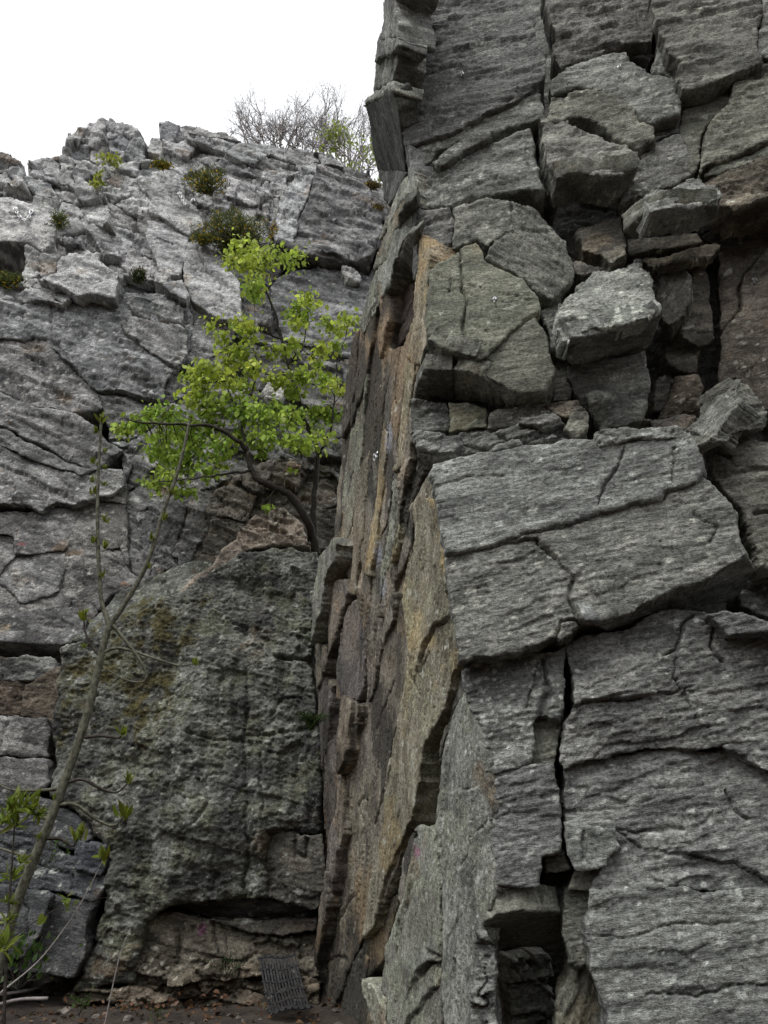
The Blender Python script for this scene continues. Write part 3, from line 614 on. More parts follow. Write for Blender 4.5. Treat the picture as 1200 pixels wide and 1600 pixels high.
S([(548, 1180), (600, 1180), (622, 1206), (616, 1285), (627, 1337), (603, 1403), (580, 1450), (561, 1477), (543, 1508), (525, 1574), (505, 1720), (486, 1720), (490, 1560), (496, 1508), (509, 1416), (530, 1364), (530, 1272), (540, 1219)], M_side, off=0.0, thick=0.4, tint=(0.82, 0.80, 0.76),
  cracks=[([(612, 1210), (602, 1250), (588, 1285)], .015, .05), ([(585, 1230), (560, 1260), (570, 1290)], .02, .03), ([(553, 1395), (545, 1400), (530, 1440), (528, 1470)], .02, .04), ([(540, 1500), (510, 1500)], .02, .03)])
S([(543, 1510), (565, 1480), (578, 1500), (566, 1545), (600, 1600), (600, 1720), (505, 1720), (525, 1576)], M_side, off=-0.02, tint=(0.75, 0.75, 0.7))
S([(562, 1530), (580, 1545), (600, 1570), (600, 1720), (590, 1720), (580, 1600)], M_sidegrn, off=0.12, tint=(1.25, 1.22, 1.15))
S([(580, 1450), (603, 1403), (622, 1400), (610, 1450), (596, 1500), (575, 1530), (566, 1480)], M_side, off=-0.04, tint=(0.7, 0.68, 0.62))
S([(622, 1395), (630, 1345), (645, 1300), (650, 1300), (640, 1370), (628, 1430)], M_side, off=0.0)
SHEETS = [(M_sideylw, (1.0, .96, .88)), (M_sideylw, (.95, .91, .85)), (M_side, (1.02, .98, .93)), (M_side, (.86, .84, .80)), (M_side, (.95, .9, .83)), (M_sidegrn, (.95, .93, .88)), (M_side, (.78, .77, .74))]
fracture([(549, 539), (567, 505), (605, 441), (607, 546), (627, 540), (650, 494), (670, 437), (671, 531), (657, 569), (644, 625), (648, 670), (636, 738), (620, 850), (606, 892), (592, 962), (579, 965), (560, 928), (545, 928), (534, 850), (522, 842), (530, 737), (537, 625)],
         PS, M_side, (13, 230), -7, 77, (-0.01, 0.07), 2, ft=(78,), thick=0.22, k='slab', name='rock_slab', mats=SHEETS, parent=RC)
S([(648, 672), (655, 700), (668, 740), (650, 780), (640, 830), (625, 880), (612, 895), (628, 794), (636, 738)], M_side, off=-0.04, tint=(0.8, 0.8, 0.78), k='flaky')
fracture([(600, 890), (625, 870), (645, 790), (652, 800), (630, 935), (605, 990), (590, 1040), (580, 1090), (590, 960)], PS, M_side, (16, 90), -10, 21, (-0.08, 0.04), 6, ft=(74,), thick=0.25, k='slab', name='rock_slab', mats=SHEETS, parent=RC)
S([(607, 445), (646, 441), (644, 512), (627, 539), (607, 546)], M_side, off=-0.10, tint=(1.0, 0.85, 0.78), ft=(10,))
S([(608, 443, 0), (621, 408, .15), (634, 371, .2), (651, 360, .1), (649, 441, -.12)], M_front, off=-0.02, k='smooth', thick=0.1, tint=(0.8, 0.8, 0.75))
S([(560, 507), (585, 422), (605, 408), (617, 360), (648, 354), (628, 379), (608, 447), (588, 481), (566, 521)], M_sidegrn, off=0.08, tint=(0.95, 0.95, 0.95))
S([(583, 419), (597, 368), (631, 311), (651, 308), (648, 354), (617, 360), (605, 408)], M_sidegrn, off=0.06, tint=(0.95, 0.93, 0.9))
S([(619, 357, .02), (631, 325, .16), (650, 311, .1), (650, 356, -.1)], M_front, off=0.04, k='smooth', thick=0.1, tint=(0.75, 0.75, 0.7))
S([(645, 453), (654, 365), (672, 399), (669, 430), (670, 532), (658, 569), (634, 558), (645, 498)], M_sideylw, off=0.07, tint=(1.08, 1.0, 0.9))
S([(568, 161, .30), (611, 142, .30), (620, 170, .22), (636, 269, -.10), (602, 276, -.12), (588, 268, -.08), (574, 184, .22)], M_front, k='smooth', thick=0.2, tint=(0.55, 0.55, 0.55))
S([(572, 152), (614, 126), (613, 142), (568, 163)], M_front, off=0.30, thick=0.3, tint=(1.3, 1.28, 1.2))
S([(585, 96), (622, 74), (621, 96), (611, 131), (583, 141)], M_front, off=0.25, thick=0.3, tint=(0.85, 0.85, 0.8))
S([(588, 65), (621, 58), (622, 74), (584, 96)], M_front, off=0.32, thick=0.3)
S([(597, 43), (600, 0), (604, -60), (640, -60), (618, 0), (621, 40), (621, 58), (588, 66)], M_front, off=0.25, thick=0.4)
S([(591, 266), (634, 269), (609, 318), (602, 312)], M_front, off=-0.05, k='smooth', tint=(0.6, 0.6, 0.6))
S([(625, 283), (645, 269), (649, 304), (630, 312), (598, 366), (592, 372), (611, 320)], M_sidegrn, off=0.07)
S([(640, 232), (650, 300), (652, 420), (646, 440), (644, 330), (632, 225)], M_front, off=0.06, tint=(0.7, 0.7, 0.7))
S([(485, 1003), (488, 927), (498, 872), (519, 843), (525, 848), (522, 867), (504, 909), (496, 964)], M_sidegrn, off=0.22, tint=(1.05, 1.05, 1.05))
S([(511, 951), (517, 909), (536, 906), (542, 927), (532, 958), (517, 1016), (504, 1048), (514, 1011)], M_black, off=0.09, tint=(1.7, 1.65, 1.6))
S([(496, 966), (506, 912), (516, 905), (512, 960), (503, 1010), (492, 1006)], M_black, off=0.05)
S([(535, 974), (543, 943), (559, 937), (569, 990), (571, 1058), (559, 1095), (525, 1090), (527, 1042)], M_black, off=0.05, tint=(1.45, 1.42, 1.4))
S([(560, 920), (590, 960), (597, 990), (590, 1040), (575, 1095), (570, 1060), (568, 990), (559, 937)], M_side, off=0.04, tint=(0.7, 0.68, 0.66))
S([(606, 985), (627, 937), (635, 990), (637, 1042), (627, 1095), (606, 1200), (600, 1290), (560, 1230), (548, 1200), (572, 1095), (585, 1055), (593, 1024)], M_side, off=0.0, tint=(0.75, 0.72, 0.68), cracks=[([(615, 1060), (598, 1110), (590, 1150)], .012, .03)])
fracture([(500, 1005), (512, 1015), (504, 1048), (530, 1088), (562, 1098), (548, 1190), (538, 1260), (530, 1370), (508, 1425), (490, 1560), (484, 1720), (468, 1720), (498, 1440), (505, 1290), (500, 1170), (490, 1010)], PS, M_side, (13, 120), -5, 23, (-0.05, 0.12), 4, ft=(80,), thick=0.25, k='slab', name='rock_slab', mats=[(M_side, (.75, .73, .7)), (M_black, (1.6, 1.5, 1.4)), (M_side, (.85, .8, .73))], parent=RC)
# the face goes on beyond the right edge of the frame
fracture([(1284, -70), (1530, -70), (1530, 1720), (1284, 1720)], PF, M_front, (170, 120), 8, 91, (0.0, 0.16), 3, ft=(8,), thick=0.5, k='schist', res=1.8, parent=RC)

# ------------------------------------------------------------------ LEFT WALL
PL = plane_dir(atY(250, 900, 10.0), 8, 12)
PB = plane_dir(atY(300, 1300, 8.7), 4, 5)
M_lt = rock_mat('schist_pale', (0.135, 0.135, 0.136), (0.40, 0.40, 0.395), (0.66, 0.66, 0.645), och=0.05, spots=0.9, lichen=(0.58, 0.58, 0.55))
M_lw = rock_mat('schist_wall', (0.074, 0.075, 0.075), (0.195, 0.196, 0.194), (0.39, 0.39, 0.38), och=0.02, spots=0.6, lichen=(0.40, 0.40, 0.38), black=0.35)
M_lb = rock_mat('schist_wall_rusty', (0.075, 0.068, 0.058), (0.17, 0.155, 0.135), (0.29, 0.26, 0.22), och=0.22, spots=0.5, ochre=(0.24, 0.17, 0.115))
_mc = [(PB.hit(235, 985), 0.60), (PB.hit(245, 1045), 0.45), (PB.hit(225, 1110), 0.42), (PB.hit(130, 1085), 0.46), (PB.hit(165, 1010), 0.42)]
def _moss(P):
    f = np.full(len(P), -0.6)
    for c, r in _mc: f = np.maximum(f, 0.62 - np.linalg.norm((P - c) * (1, 0.4, 1), axis=1) / r * 0.72)
    return f
M_bu = rock_mat('schist_lichen_crust', (0.048, 0.050, 0.045), (0.115, 0.118, 0.103), (0.225, 0.23, 0.20), och=0.02, spots=1.1, lichen=(0.30, 0.31, 0.275), grn=0.38, green=(0.135, 0.140, 0.092), black=0.3, pale=0.42, drip=0.5, moss=_moss)
M_bb = rock_mat('schist_base', (0.065, 0.060, 0.050), (0.145, 0.135, 0.115), (0.24, 0.22, 0.185), och=0.10, spots=0.35, ochre=(0.22, 0.16, 0.11))
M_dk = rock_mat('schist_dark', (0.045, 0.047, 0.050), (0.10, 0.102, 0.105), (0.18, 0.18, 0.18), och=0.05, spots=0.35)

MARKS.append((PL.hit(33, 850, .08), np.array([.06, .3, .035]), (0.36, 0.13, 0.12)))
MARKS.append((PB.hit(318, 1450, -.3), np.array([.05, .5, .07]), (0.30, 0.10, 0.22)))
MARKS.append((PL.hit(197, 915, -.03), np.array([.065, .4, .04]), (0.36, 0.17, 0.10)))
MARKS.append((PL.hit(10, 981, .2), np.array([.075, .4, .055]), (0.48, 0.40, 0.28)))
LC = empty('cliff', (-3.0, 10.5, 0)); tag(LC, 'pale grey broken rock wall with a jagged skyline on the left', None, None, 'structure')
OC = empty('rock_outcrop', tuple(PB.hit(300, 1540))); OC.location.z = 0
tag(OC, 'low rounded lichen-crusted rock outcrop with brown moss below the small tree', None, None, 'structure')
bpy.context.view_layer.update()
def Lb(poly, mat=M_lw, plane=PL, ft=(-17,), k='wall', parent=LC, **kw):
    kw.setdefault('thick', 0.5); return block(poly, plane, mat, ft=ft, k=k, parent=parent, **kw)
def LF(zone, mat, cell, ang, seed, offs=(-0.1, 0.12), tilt=8, k='wall', plane=PL, parent=LC, **kw):
    kw.setdefault('thick', 0.55); offs = tuple(.62 * x for x in offs); kw.setdefault('gap', -0.008); kw.setdefault('rnd', 0.006); fracture(zone, plane, mat, cell, ang, seed, offs, tilt, k=k, ft=(kw.pop('fol', -17),), parent=parent, **kw)
# core
Lb([(-320, 330), (40, 330), (110, 262), (225, 250), (262, 250), (515, 258), (575, 300), (660, 420), (660, 1250), (-320, 1250)], M_lw, off=-1.5, thick=0.05, res=2.4, gap=0, amp=2.0, name='rock_core')
Lb([(-320, 980), (95, 980), (330, 900), (500, 870), (640, 870), (640, 1720), (-320, 1720)], M_bb, PB, off=-0.95, thick=0.05, res=2.4, gap=0, amp=2.0, name='rock_core', parent=OC)
# skyline
LF([(97, 238), (107, 211), (125, 200), (160, 181), (171, 183), (181, 192), (192, 189), (213, 197), (224, 216), (227, 232), (228, 262), (180, 268), (150, 268), (112, 258)], M_lt, (34, 26), 28, 3, (-0.75, -0.35), 16, k='blocky', thick=0.9, tint=(0.86, 0.86, 0.87), rnd=0.018)
LF([(43, 252), (60, 246), (85, 245), (115, 250), (155, 262), (148, 282), (105, 294), (70, 285), (43, 275)], M_lt, (26, 30), 20, 7, (-0.35, -0.1), 14, k='blocky', thick=0.8, tint=(0.85, 0.85, 0.85), rnd=0.015)
LF([(-140, 220), (-60, 225), (0, 237), (20, 245), (37, 258), (38, 282), (0, 312), (-140, 310)], M_lt, (40, 28), 30, 9, (-0.3, 0.05), 12, k='blocky', thick=0.8, tint=(0.8, 0.8, 0.8))
LF([(250, 192), (280, 194), (308, 197), (337, 205), (362, 211), (373, 220), (393, 222), (422, 225), (450, 231), (492, 235), (515, 240), (535, 256), (500, 272), (450, 280), (420, 300), (400, 300), (360, 280), (300, 270), (262, 264), (250, 244), (255, 228), (250, 215)], M_lt, (64, 20), -14, 12, (-0.45, -0.1), 10, k='blocky', thick=0.9, tint=(0.80, 0.80, 0.80), rnd=0.015)
Lb([(231, 237), (236, 220), (250, 213), (260, 217), (264, 232), (256, 243)], M_lt, off=-0.2, k='blocky', tint=(0.95, 0.95, 0.95), rnd=0.018)
Lb([(250, 212), (249, 192), (262, 191), (280, 194), (276, 214), (264, 226)], M_lt, off=-0.1, k='blocky', tint=(0.65, 0.65, 0.66), rnd=0.018)
LF([(515, 240), (535, 256), (577, 273), (600, 300), (610, 340), (590, 345), (575, 300), (530, 268), (505, 262)], M_lw, (40, 24), -30, 14, (-0.3, 0.1), 10, k='blocky', thick=0.6)
Lb([(572, 280), (605, 288), (650, 300), (650, 430), (590, 425), (596, 345)], M_lw, off=-0.15, k='wall')
# upper pale zone
Z3 = [(37, 272), (105, 288), (150, 262), (232, 250), (262, 258), (300, 262), (330, 285), (335, 330), (320, 352), (296, 370), (293, 404), (283, 436), (253, 446), (187, 432), (139, 404), (91, 408), (64, 394), (88, 357), (80, 331), (51, 320), (16, 308), (0, 300), (-20, 300)]
LF(Z3, M_lt, (46, 27), -22, 31, (-0.28, 0.10), 16, k='blocky', thick=0.6, rnd=0.015)
Lb([(-140, 296), (-60, 300), (0, 309), (16, 308), (51, 320), (80, 331), (88, 357), (85, 381), (64, 392), (43, 376), (0, 375), (-60, 378), (-140, 380)], M_lt, off=0.14, k='schist', tint=(1.08, 1.08, 1.08), thick=1.5, cracks=[([(0, 330), (30, 338), (60, 350)], .02, .04), ([(20, 310), (5, 345), (0, 370)], .015, .03), ([(50, 322), (45, 350), (48, 372)], .02, .03)])
Lb([(42, 378), (64, 393), (88, 383), (92, 402), (86, 424), (62, 433), (36, 442), (40, 410)], M_lt, off=0.06, k='blocky', cracks=[([(60, 395), (62, 430)], .02, .05)])
Lb([(237, 269), (267, 264), (287, 277), (288, 309), (309, 325), (317, 352), (293, 365), (251, 338), (233, 333), (235, 309)], M_lt, off=0.10, k='schist', tint=(1.12, 1.12, 1.12), thick=0.7, cracks=[([(266, 268), (268, 310), (265, 335)], .012, .04), ([(240, 290), (262, 310)], .01, .02)])
Lb([(232, 347), (256, 344), (293, 368), (291, 400), (280, 432), (248, 424), (245, 408), (229, 373)], M_lt, off=0.06, k='schist', tint=(1.02, 1.02, 1.02), tilt=(4, 4))
Lb([(291, 379), (309, 376), (340, 400), (372, 440), (380, 505), (345, 500), (300, 470), (287, 434)], M_lt, off=0.12, k='schist', tint=(1.05, 1.05, 1.05), thick=0.7, cracks=[([(308, 388), (322, 420), (330, 432), (345, 442)], .015, .07, .05), ([(345, 442), (345, 470), (370, 490)], .015, .05)])
Lb([(253, 441), (283, 435), (295, 461), (290, 468), (267, 458)], M_lt, off=0.30, k='schist', tint=(1.0, 1.0, 1.0), thick=0.5)
Lb([(238, 425), (252, 420), (268, 432), (254, 442), (240, 440)], M_lt, off=0.18, k='blocky')
Lb([(91, 407), (107, 395), (139, 400), (187, 429), (181, 456), (179, 465), (139, 456), (117, 461), (101, 448), (64, 434), (88, 424)], M_lt, off=0.34, k='flaky', tint=(1.05, 1.05, 1.05), thick=0.6, warp=1.5)
LF([(-140, 448), (0, 448), (30, 440), (64, 435), (100, 449), (117, 462), (100, 476), (60, 472), (0, 470), (-140, 470)], M_lt, (60, 16), -8, 37, (0.12, 0.28), 10, k='flaky', tint=(0.95, 0.95, 0.95))
Lb([(195, 430), (236, 428), (250, 444), (262, 460), (225, 462), (190, 455)], M_dk, off=-0.25, k='smooth', thick=0.3)
# upper right
LF([(300, 262), (360, 275), (400, 290), (424, 300), (430, 370), (425, 385), (372, 445), (340, 402), (309, 378), (320, 352), (335, 330), (330, 285)], M_lt, (44, 34), -30, 41, (-0.22, 0.05), 12, k='blocky', tint=(0.92, 0.92, 0.92))
LF([(400, 292), (440, 280), (475, 262), (450, 300), (432, 345), (424, 372)], M_lt, (24, 30), -35, 43, (-0.1, 0.1), 12, k='blocky', tint=(0.9, 0.9, 0.9))
Lb([(426, 358), (433, 333), (450, 293), (473, 262), (492, 258), (492, 276), (478, 312), (468, 335), (456, 388), (430, 375)], M_lt, off=0.26, k='blocky', thick=0.9, tint=(0.98, 0.98, 0.98))
Lb([(495, 257), (526, 265), (577, 293), (594, 320), (598, 361), (580, 392), (555, 409), (521, 403), (490, 398), (458, 390), (470, 336), (481, 312), (494, 276)], M_lw, off=0.30, k='wall', thick=0.9, tint=(1.12, 1.12, 1.13), tilt=(-6, 0), cracks=[([(500, 340), (540, 352), (590, 356)], .03, .06), ([(470, 365), (520, 372), (560, 385)], .03, .06)])
under([(432, 380, .2), (458, 392, .30), (521, 405, .30), (555, 411, .30), (582, 396, .3)], [(575, 425), (500, 424), (440, 415)], M_lw, .014, PL, LC)
Lb([(422, 446), (458, 426), (501, 418), (535, 415), (583, 435), (590, 470), (575, 510), (560, 560), (500, 545), (440, 525), (425, 480)], M_lw, off=-0.05, k='flaky', ft=(-10,), thick=0.5, tint=(1.02, 1.02, 1.02))
Lb([(534, 415), (560, 420), (565, 438), (540, 436)], M_lt, off=0.12, k='blocky', rnd=0.03)
Lb([(372, 445), (424, 392), (432, 412), (440, 420), (422, 446), (425, 500), (400, 520), (380, 508)], M_lw, off=-0.12, k='wall', tint=(0.85, 0.85, 0.85))
# middle sheets
Lb([(-140, 462), (0, 470), (60, 470), (117, 468), (180, 472), (200, 458), (262, 462), (292, 470), (302, 500), (292, 560), (280, 574), (262, 592), (252, 625), (235, 624), (210, 615), (180, 607), (150, 607), (130, 585), (100, 560), (70, 530), (0, 530), (-140, 545)], M_lw, off=0.05, k='wall', tint=(1.08, 1.08, 1.08), thick=0.6,
   cracks=[([(80, 470), (78, 510), (95, 545), (140, 595)], .02, .06), ([(30, 462), (38, 500), (50, 515)], .02, .05), ([(150, 480), (152, 540), (160, 590)], .015, .03), ([(215, 580), (228, 590), (228, 605), (250, 602)], .015, .05)])
Lb([(184, 501), (213, 496), (283, 512), (293, 520), (291, 552), (277, 573), (240, 552), (200, 520)], M_lw, off=0.15, k='flaky', ft=(-24,), tint=(1.3, 1.3, 1.3), thick=0.3)
Lb([(294, 470), (345, 498), (382, 506), (350, 545), (300, 584), (280, 576), (294, 555), (304, 500)], M_lw, off=-0.02, k='wall')
Lb([(204, 462), (250, 462), (285, 485), (288, 508), (240, 500), (208, 490)], M_lw, off=0.11, k='flaky', tint=(1.25, 1.25, 1.25), thick=0.3)
Lb([(-140, 538), (0, 529), (70, 529), (100, 560), (131, 586), (149, 608), (162, 640), (112, 642), (53, 634), (0, 612), (-140, 604)], M_lw, off=0.00, k='wall', ft=(-22,), thick=0.5)
Lb([(150, 608), (182, 609), (236, 626), (252, 628), (248, 660), (200, 690), (172, 686), (162, 642)], M_lw, off=-0.08, k='wall', tint=(0.85, 0.85, 0.85))
Lb([(-140, 600), (0, 614), (53, 637), (107, 645), (149, 667), (172, 690), (190, 702), (149, 731), (120, 725), (80, 701), (8, 667), (-140, 655)], M_lw, off=0.12, k='wall', tint=(1.12, 1.12, 1.12), ft=(-22,))
Lb([(-140, 672), (8, 670), (64, 703), (120, 728), (149, 733), (130, 742), (60, 720), (0, 696), (-140, 690)], M_lw, off=0.20, k='flaky', ft=(-22,), tint=(1.1, 1.1, 1.1))
Lb([(-140, 692), (0, 698), (60, 722), (130, 744), (152, 735), (190, 735), (195, 760), (165, 775), (112, 788), (80, 785), (64, 798), (40, 789), (0, 786), (-140, 785)], M_lw, off=0.16, k='wall', ft=(-22,), tint=(1.22, 1.22, 1.22), thick=0.7, cracks=[([(0, 728), (40, 745), (75, 765), (110, 780)], .02, .05, .03), ([(90, 740), (115, 770), (112, 788)], .012, .04)])
LF([(172, 692), (200, 692), (250, 660), (255, 628), (264, 592), (300, 580), (335, 700), (335, 800), (300, 880), (225, 908), (200, 892), (192, 830), (197, 760), (192, 735), (190, 702)], M_lw, (95, 60), 35, 51, (-0.10, 0.0), 5, fol=-30)
LF([(-140, 800), (0, 800), (66, 800), (112, 790), (196, 742), (202, 892), (228, 908), (170, 930), (132, 992), (115, 1012), (40, 1002), (0, 1000), (-140, 998)], M_lw, (85, 60), 40, 53, (0.0, 0.09), 4, fol=-20, k='schist', tint=(1.02, 1.0, 0.98))
Lb([(-140, 960), (0, 962), (50, 955), (120, 945), (135, 975), (118, 1008), (40, 1002), (0, 1000), (-140, 998)], M_lw, off=0.22, k='schist', tint=(1.05, 1.05, 1.05), thick=0.9)
under([(-140, 1000, .2), (0, 1002, .2), (40, 1004, .2), (116, 1010, .2)], [(98, 1034), (0, 1030), (-140, 1030)], M_lw, .02, PL, LC)
LF([(300, 580), (380, 508), (425, 500), (440, 525), (545, 562), (560, 560), (552, 640), (540, 760), (520, 740), (430, 720), (380, 740), (335, 760), (335, 700)], M_lw, (110, 34), -14, 57, (-0.2, 0.05), 8, tint=(0.95, 0.94, 0.93))
LF([(335, 760), (380, 740), (430, 715), (520, 730), (545, 760), (540, 860), (480, 862), (440, 800), (400, 806), (372, 840), (335, 885), (295, 885), (315, 820)], M_lb, (56, 44), 28, 59, (-0.2, 0.08), 12)
Lb([(410, 612), (418, 598), (436, 596), (448, 612), (440, 626), (420, 626)], M_lt, off=0.12, k='blocky', tint=(1.15, 1.13, 1.08), rnd=0.018)
Lb([(445, 735), (452, 720), (470, 722), (472, 745), (460, 760), (446, 755)], M_lb, off=0.12, k='blocky', tint=(1.3, 1.25, 1.15), rnd=0.018)

# ------------------------------------------------------------------ OUTCROP below the tree
def O(poly, mat=M_bu, plane=PB, ft=(-12,), k='crust', **kw): return Lb(poly, mat, plane, ft, k, parent=OC, **kw)
_bc = PB.hit(330, 1220)
def _dome(P):
    q = P - _bc
    return 0.42 * np.exp(-((q[:, 0] / 1.5) ** 2 + (q[:, 2] / 1.9) ** 2)) - 0.16 + 0.05 * noise2(q[:, 0] * 3.2, q[:, 2] * 0.6, 5) + 0.035 * noise2(q[:, 0] * 8, q[:, 2] * 1.1, 6)
O([(90, 1010), (130, 990), (205, 950), (270, 925), (335, 882), (375, 858), (430, 848), (492, 852), (500, 900), (492, 1000), (482, 1030), (502, 1170), (505, 1302), (418, 1300), (421, 1402), (365, 1404), (300, 1410), (262, 1417), (225, 1442), (210, 1535), (112, 1550), (125, 1510), (165, 1420), (172, 1330), (140, 1290), (78, 1240), (82, 1100)],
  off=0.0, thick=0.9, dome=_dome, rnd=0.07, cracks=[([(300, 1150), (340, 1165), (400, 1155), (445, 1150), (490, 1140)], .03, .05), ([(388, 1050), (385, 1150), (390, 1290), (385, 1400)], .02, .06), ([(412, 1180), (413, 1290)], .015, .05), ([(432, 1030), (470, 1028), (488, 1032)], .03, .10), ([(350, 1060), (345, 1110)], .03, .05), ([(365, 1080), (368, 1130)], .03, .05), ([(318, 1220), (330, 1260), (310, 1290)], .03, .05), ([(425, 1120), (440, 1100), (470, 1095)], .02, .05), ([(395, 1170), (430, 1125)], .02, .04)])
O([(372, 862), (370, 835), (400, 805), (440, 795), (470, 815), (484, 852), (430, 850)], M_lb, off=-0.25, k='blocky', thick=0.8, tint=(1.15, 1.08, 1.0), rnd=0.015)
O([(110, 1000), (130, 985), (180, 925), (228, 902), (300, 876), (340, 880), (300, 925), (230, 950), (150, 1000)], M_bu, off=-0.42, k='crust', thick=0.8, tilt=(28, 0), rnd=0.05)
O([(330, 885), (345, 860), (372, 840), (380, 862), (345, 900), (300, 925), (275, 930), (300, 905)], M_lb, off=-0.20, k='crust', thick=0.6, tint=(1.1, 1.05, 1.0), rnd=0.015)
O([(418, 1304), (450, 1302), (468, 1306), (505, 1305), (505, 1400), (492, 1417), (421, 1404)], M_bb, off=0.08, k='schist', thick=0.5, tint=(0.8, 0.82, 0.84), cracks=[([(462, 1305), (463, 1335), (478, 1340), (480, 1310)], .02, .08)])
under([(262, 1417, -.25), (300, 1410, -.2), (365, 1404, -.16), (430, 1406, -.1), (494, 1416, -.05)], [(492, 1452), (420, 1446), (330, 1434)], M_dk, .009, PB, OC)  # overhang shade put into the colour: darker rock look on this underside
O([(330, 1434), (420, 1440), (492, 1436), (492, 1452), (440, 1462), (380, 1452)], M_bb, off=-0.12, k='schist', thick=0.4, tint=(0.8, 0.8, 0.8))
O([(215, 1440), (265, 1425), (330, 1437), (420, 1462), (500, 1462), (500, 1535), (400, 1510), (375, 1500), (330, 1500), (275, 1535), (200, 1545)], M_bb, off=-0.20, k='blocky', thick=0.8, tint=(1.25, 1.22, 1.12), cracks=[([(335, 1440), (342, 1500)], .012, .05), ([(355, 1450), (352, 1490)], .012, .05), ([(278, 1470), (277, 1500)], .03, .08), ([(420, 1470), (385, 1500)], .02, .03)])
fracture([(100, 1552), (205, 1542), (275, 1537), (330, 1503), (400, 1512), (500, 1530), (500, 1640), (90, 1640)], PB, M_bb, (56, 22), 4, 71, (-0.20, 0.05), 10, k='blocky', ft=(-6,), thick=0.5, parent=OC, tint=(0.9, 0.82, 0.72))
# stacked blocks at the lower left
O([(-140, 1030), (0, 1026), (80, 1032), (92, 1046), (60, 1062), (0, 1066), (-140, 1070)], M_lw, off=-0.55, k='flaky', thick=0.6, tint=(0.8, 0.8, 0.78))
O([(40, 1070), (95, 1040), (100, 1110), (100, 1250), (75, 1240), (78, 1130), (30, 1118)], M_bb, off=-0.42, k='crust', thick=0.5, tint=(0.8, 0.72, 0.66))
O([(-140, 1070), (0, 1068), (60, 1064), (40, 1085), (30, 1116), (-140, 1112)], M_bb, off=-0.5, k='crust', thick=0.5, tint=(0.85, 0.74, 0.68))
O([(-140, 1115), (0, 1118), (30, 1120), (68, 1125), (76, 1150), (72, 1182), (0, 1181), (-140, 1180)], M_lw, off=-0.15, k='schist', tint=(0.95, 0.95, 0.93), cracks=[([(0, 1165), (10, 1140), (20, 1122)], .01, .03)])
O([(-140, 1184), (0, 1184), (70, 1188), (77, 1220), (60, 1240), (0, 1247), (-140, 1252)], M_lw, off=-0.08, k='schist', tint=(0.9, 0.9, 0.88))
O([(-140, 1256), (60, 1246), (138, 1288), (142, 1310), (120, 1332), (60, 1302), (0, 1292), (-140, 1292)], M_dk, off=0.0, k='smooth', thick=0.7)
O([(120, 1317), (165, 1320), (171, 1340), (157, 1365), (118, 1357)], M_dk, off=0.12, k='schist', tint=(0.75, 0.78, 0.85))
O([(60, 1302), (110, 1342), (160, 1366), (168, 1382), (150, 1405), (108, 1396), (50, 1385), (-140, 1380), (-140, 1296), (0, 1294)], M_dk, off=0.10, k='schist', cracks=[([(60, 1352), (110, 1368), (108, 1396)], .015, .05), ([(0, 1340), (60, 1352)], .012, .04)])
O([(-140, 1384), (0, 1386), (50, 1388), (76, 1406), (60, 1462), (40, 1490), (0, 1500), (-140, 1500)], M_dk, off=0.22, k='smooth', thick=0.7, cracks=[([(20, 1390), (45, 1420), (40, 1470)], .012, .04)])
O([(78, 1402), (150, 1407), (132, 1440), (130, 1500), (112, 1524), (30, 1515), (-140, 1530), (-140, 1500), (40, 1490), (60, 1464)], M_dk, off=0.10, k='smooth', tint=(0.8, 0.8, 0.78), thick=0.8)

# ------------------------------------------------------------------ ground
def ground_h(x, y):
    # level at the foot of the rock; unseen bank added behind camera blocks low sky
    return 0.62 * np.clip(-4.0 - y, 0, 22) - 0.04 * sstep(5.5, 8.6, y) + 0.06 * fbm2(x * 0.6, y * 0.6, 3, 3) + 0.02 * fbm2(x * 4, y * 4, 3, 7)
def make_ground():
    m, t, bs = new_mat('soil')
    pos = t.nodes.new('ShaderNodeNewGeometry').outputs['Position']
    n1 = N(t, 'ShaderNodeTexNoise', Scale=5.0, Detail=8.0, Roughness=0.7); t.links.new(pos, n1.inputs['Vector'])
    n2 = N(t, 'ShaderNodeTexNoise', Scale=60.0, Detail=4.0, Roughness=0.75); t.links.new(pos, n2.inputs['Vector'])
    c = mixc(t, ramp(t, n1.outputs[0], 0.35, 0.65), (0.022, 0.017, 0.013), (0.060, 0.045, 0.034))
    c = mixc(t, ramp(t, n2.outputs[0], 0.5, 0.7), c, (0.095, 0.068, 0.050))
    t.links.new(c, bs.inputs['Base Color']); bs.inputs['Roughness'].default_value = 0.95
    bp = N(t, 'ShaderNodeBump', Strength=0.8, Distance=0.03); t.links.new(n2.outputs[0], bp.inputs['Height']); t.links.new(bp.outputs[0], bs.inputs['Normal'])
    xs = np.concatenate([np.linspace(-90, -7, 30), np.linspace(-6.8, 6.8, 220), np.linspace(7, 90, 30)])
    ys = np.concatenate([np.linspace(-90, 1.5, 30), np.linspace(1.8, 10.4, 150), np.linspace(11, 90, 25)])
    X, Y = np.meshgrid(xs, ys, indexing='ij'); Z = ground_h(X.ravel(), Y.ravel())
    V = np.stack([X.ravel(), Y.ravel(), Z], 1); I = np.arange(len(V)).reshape(X.shape)
    Q = np.stack([I[:-1, :-1].ravel(), I[1:, :-1].ravel(), I[1:, 1:].ravel(), I[:-1, 1:].ravel()], 1)
    o = bpy.data.objects.new('ground', np_mesh('ground', V, Q, None, m)); link(o); tag(o, kind='structure')
make_ground()

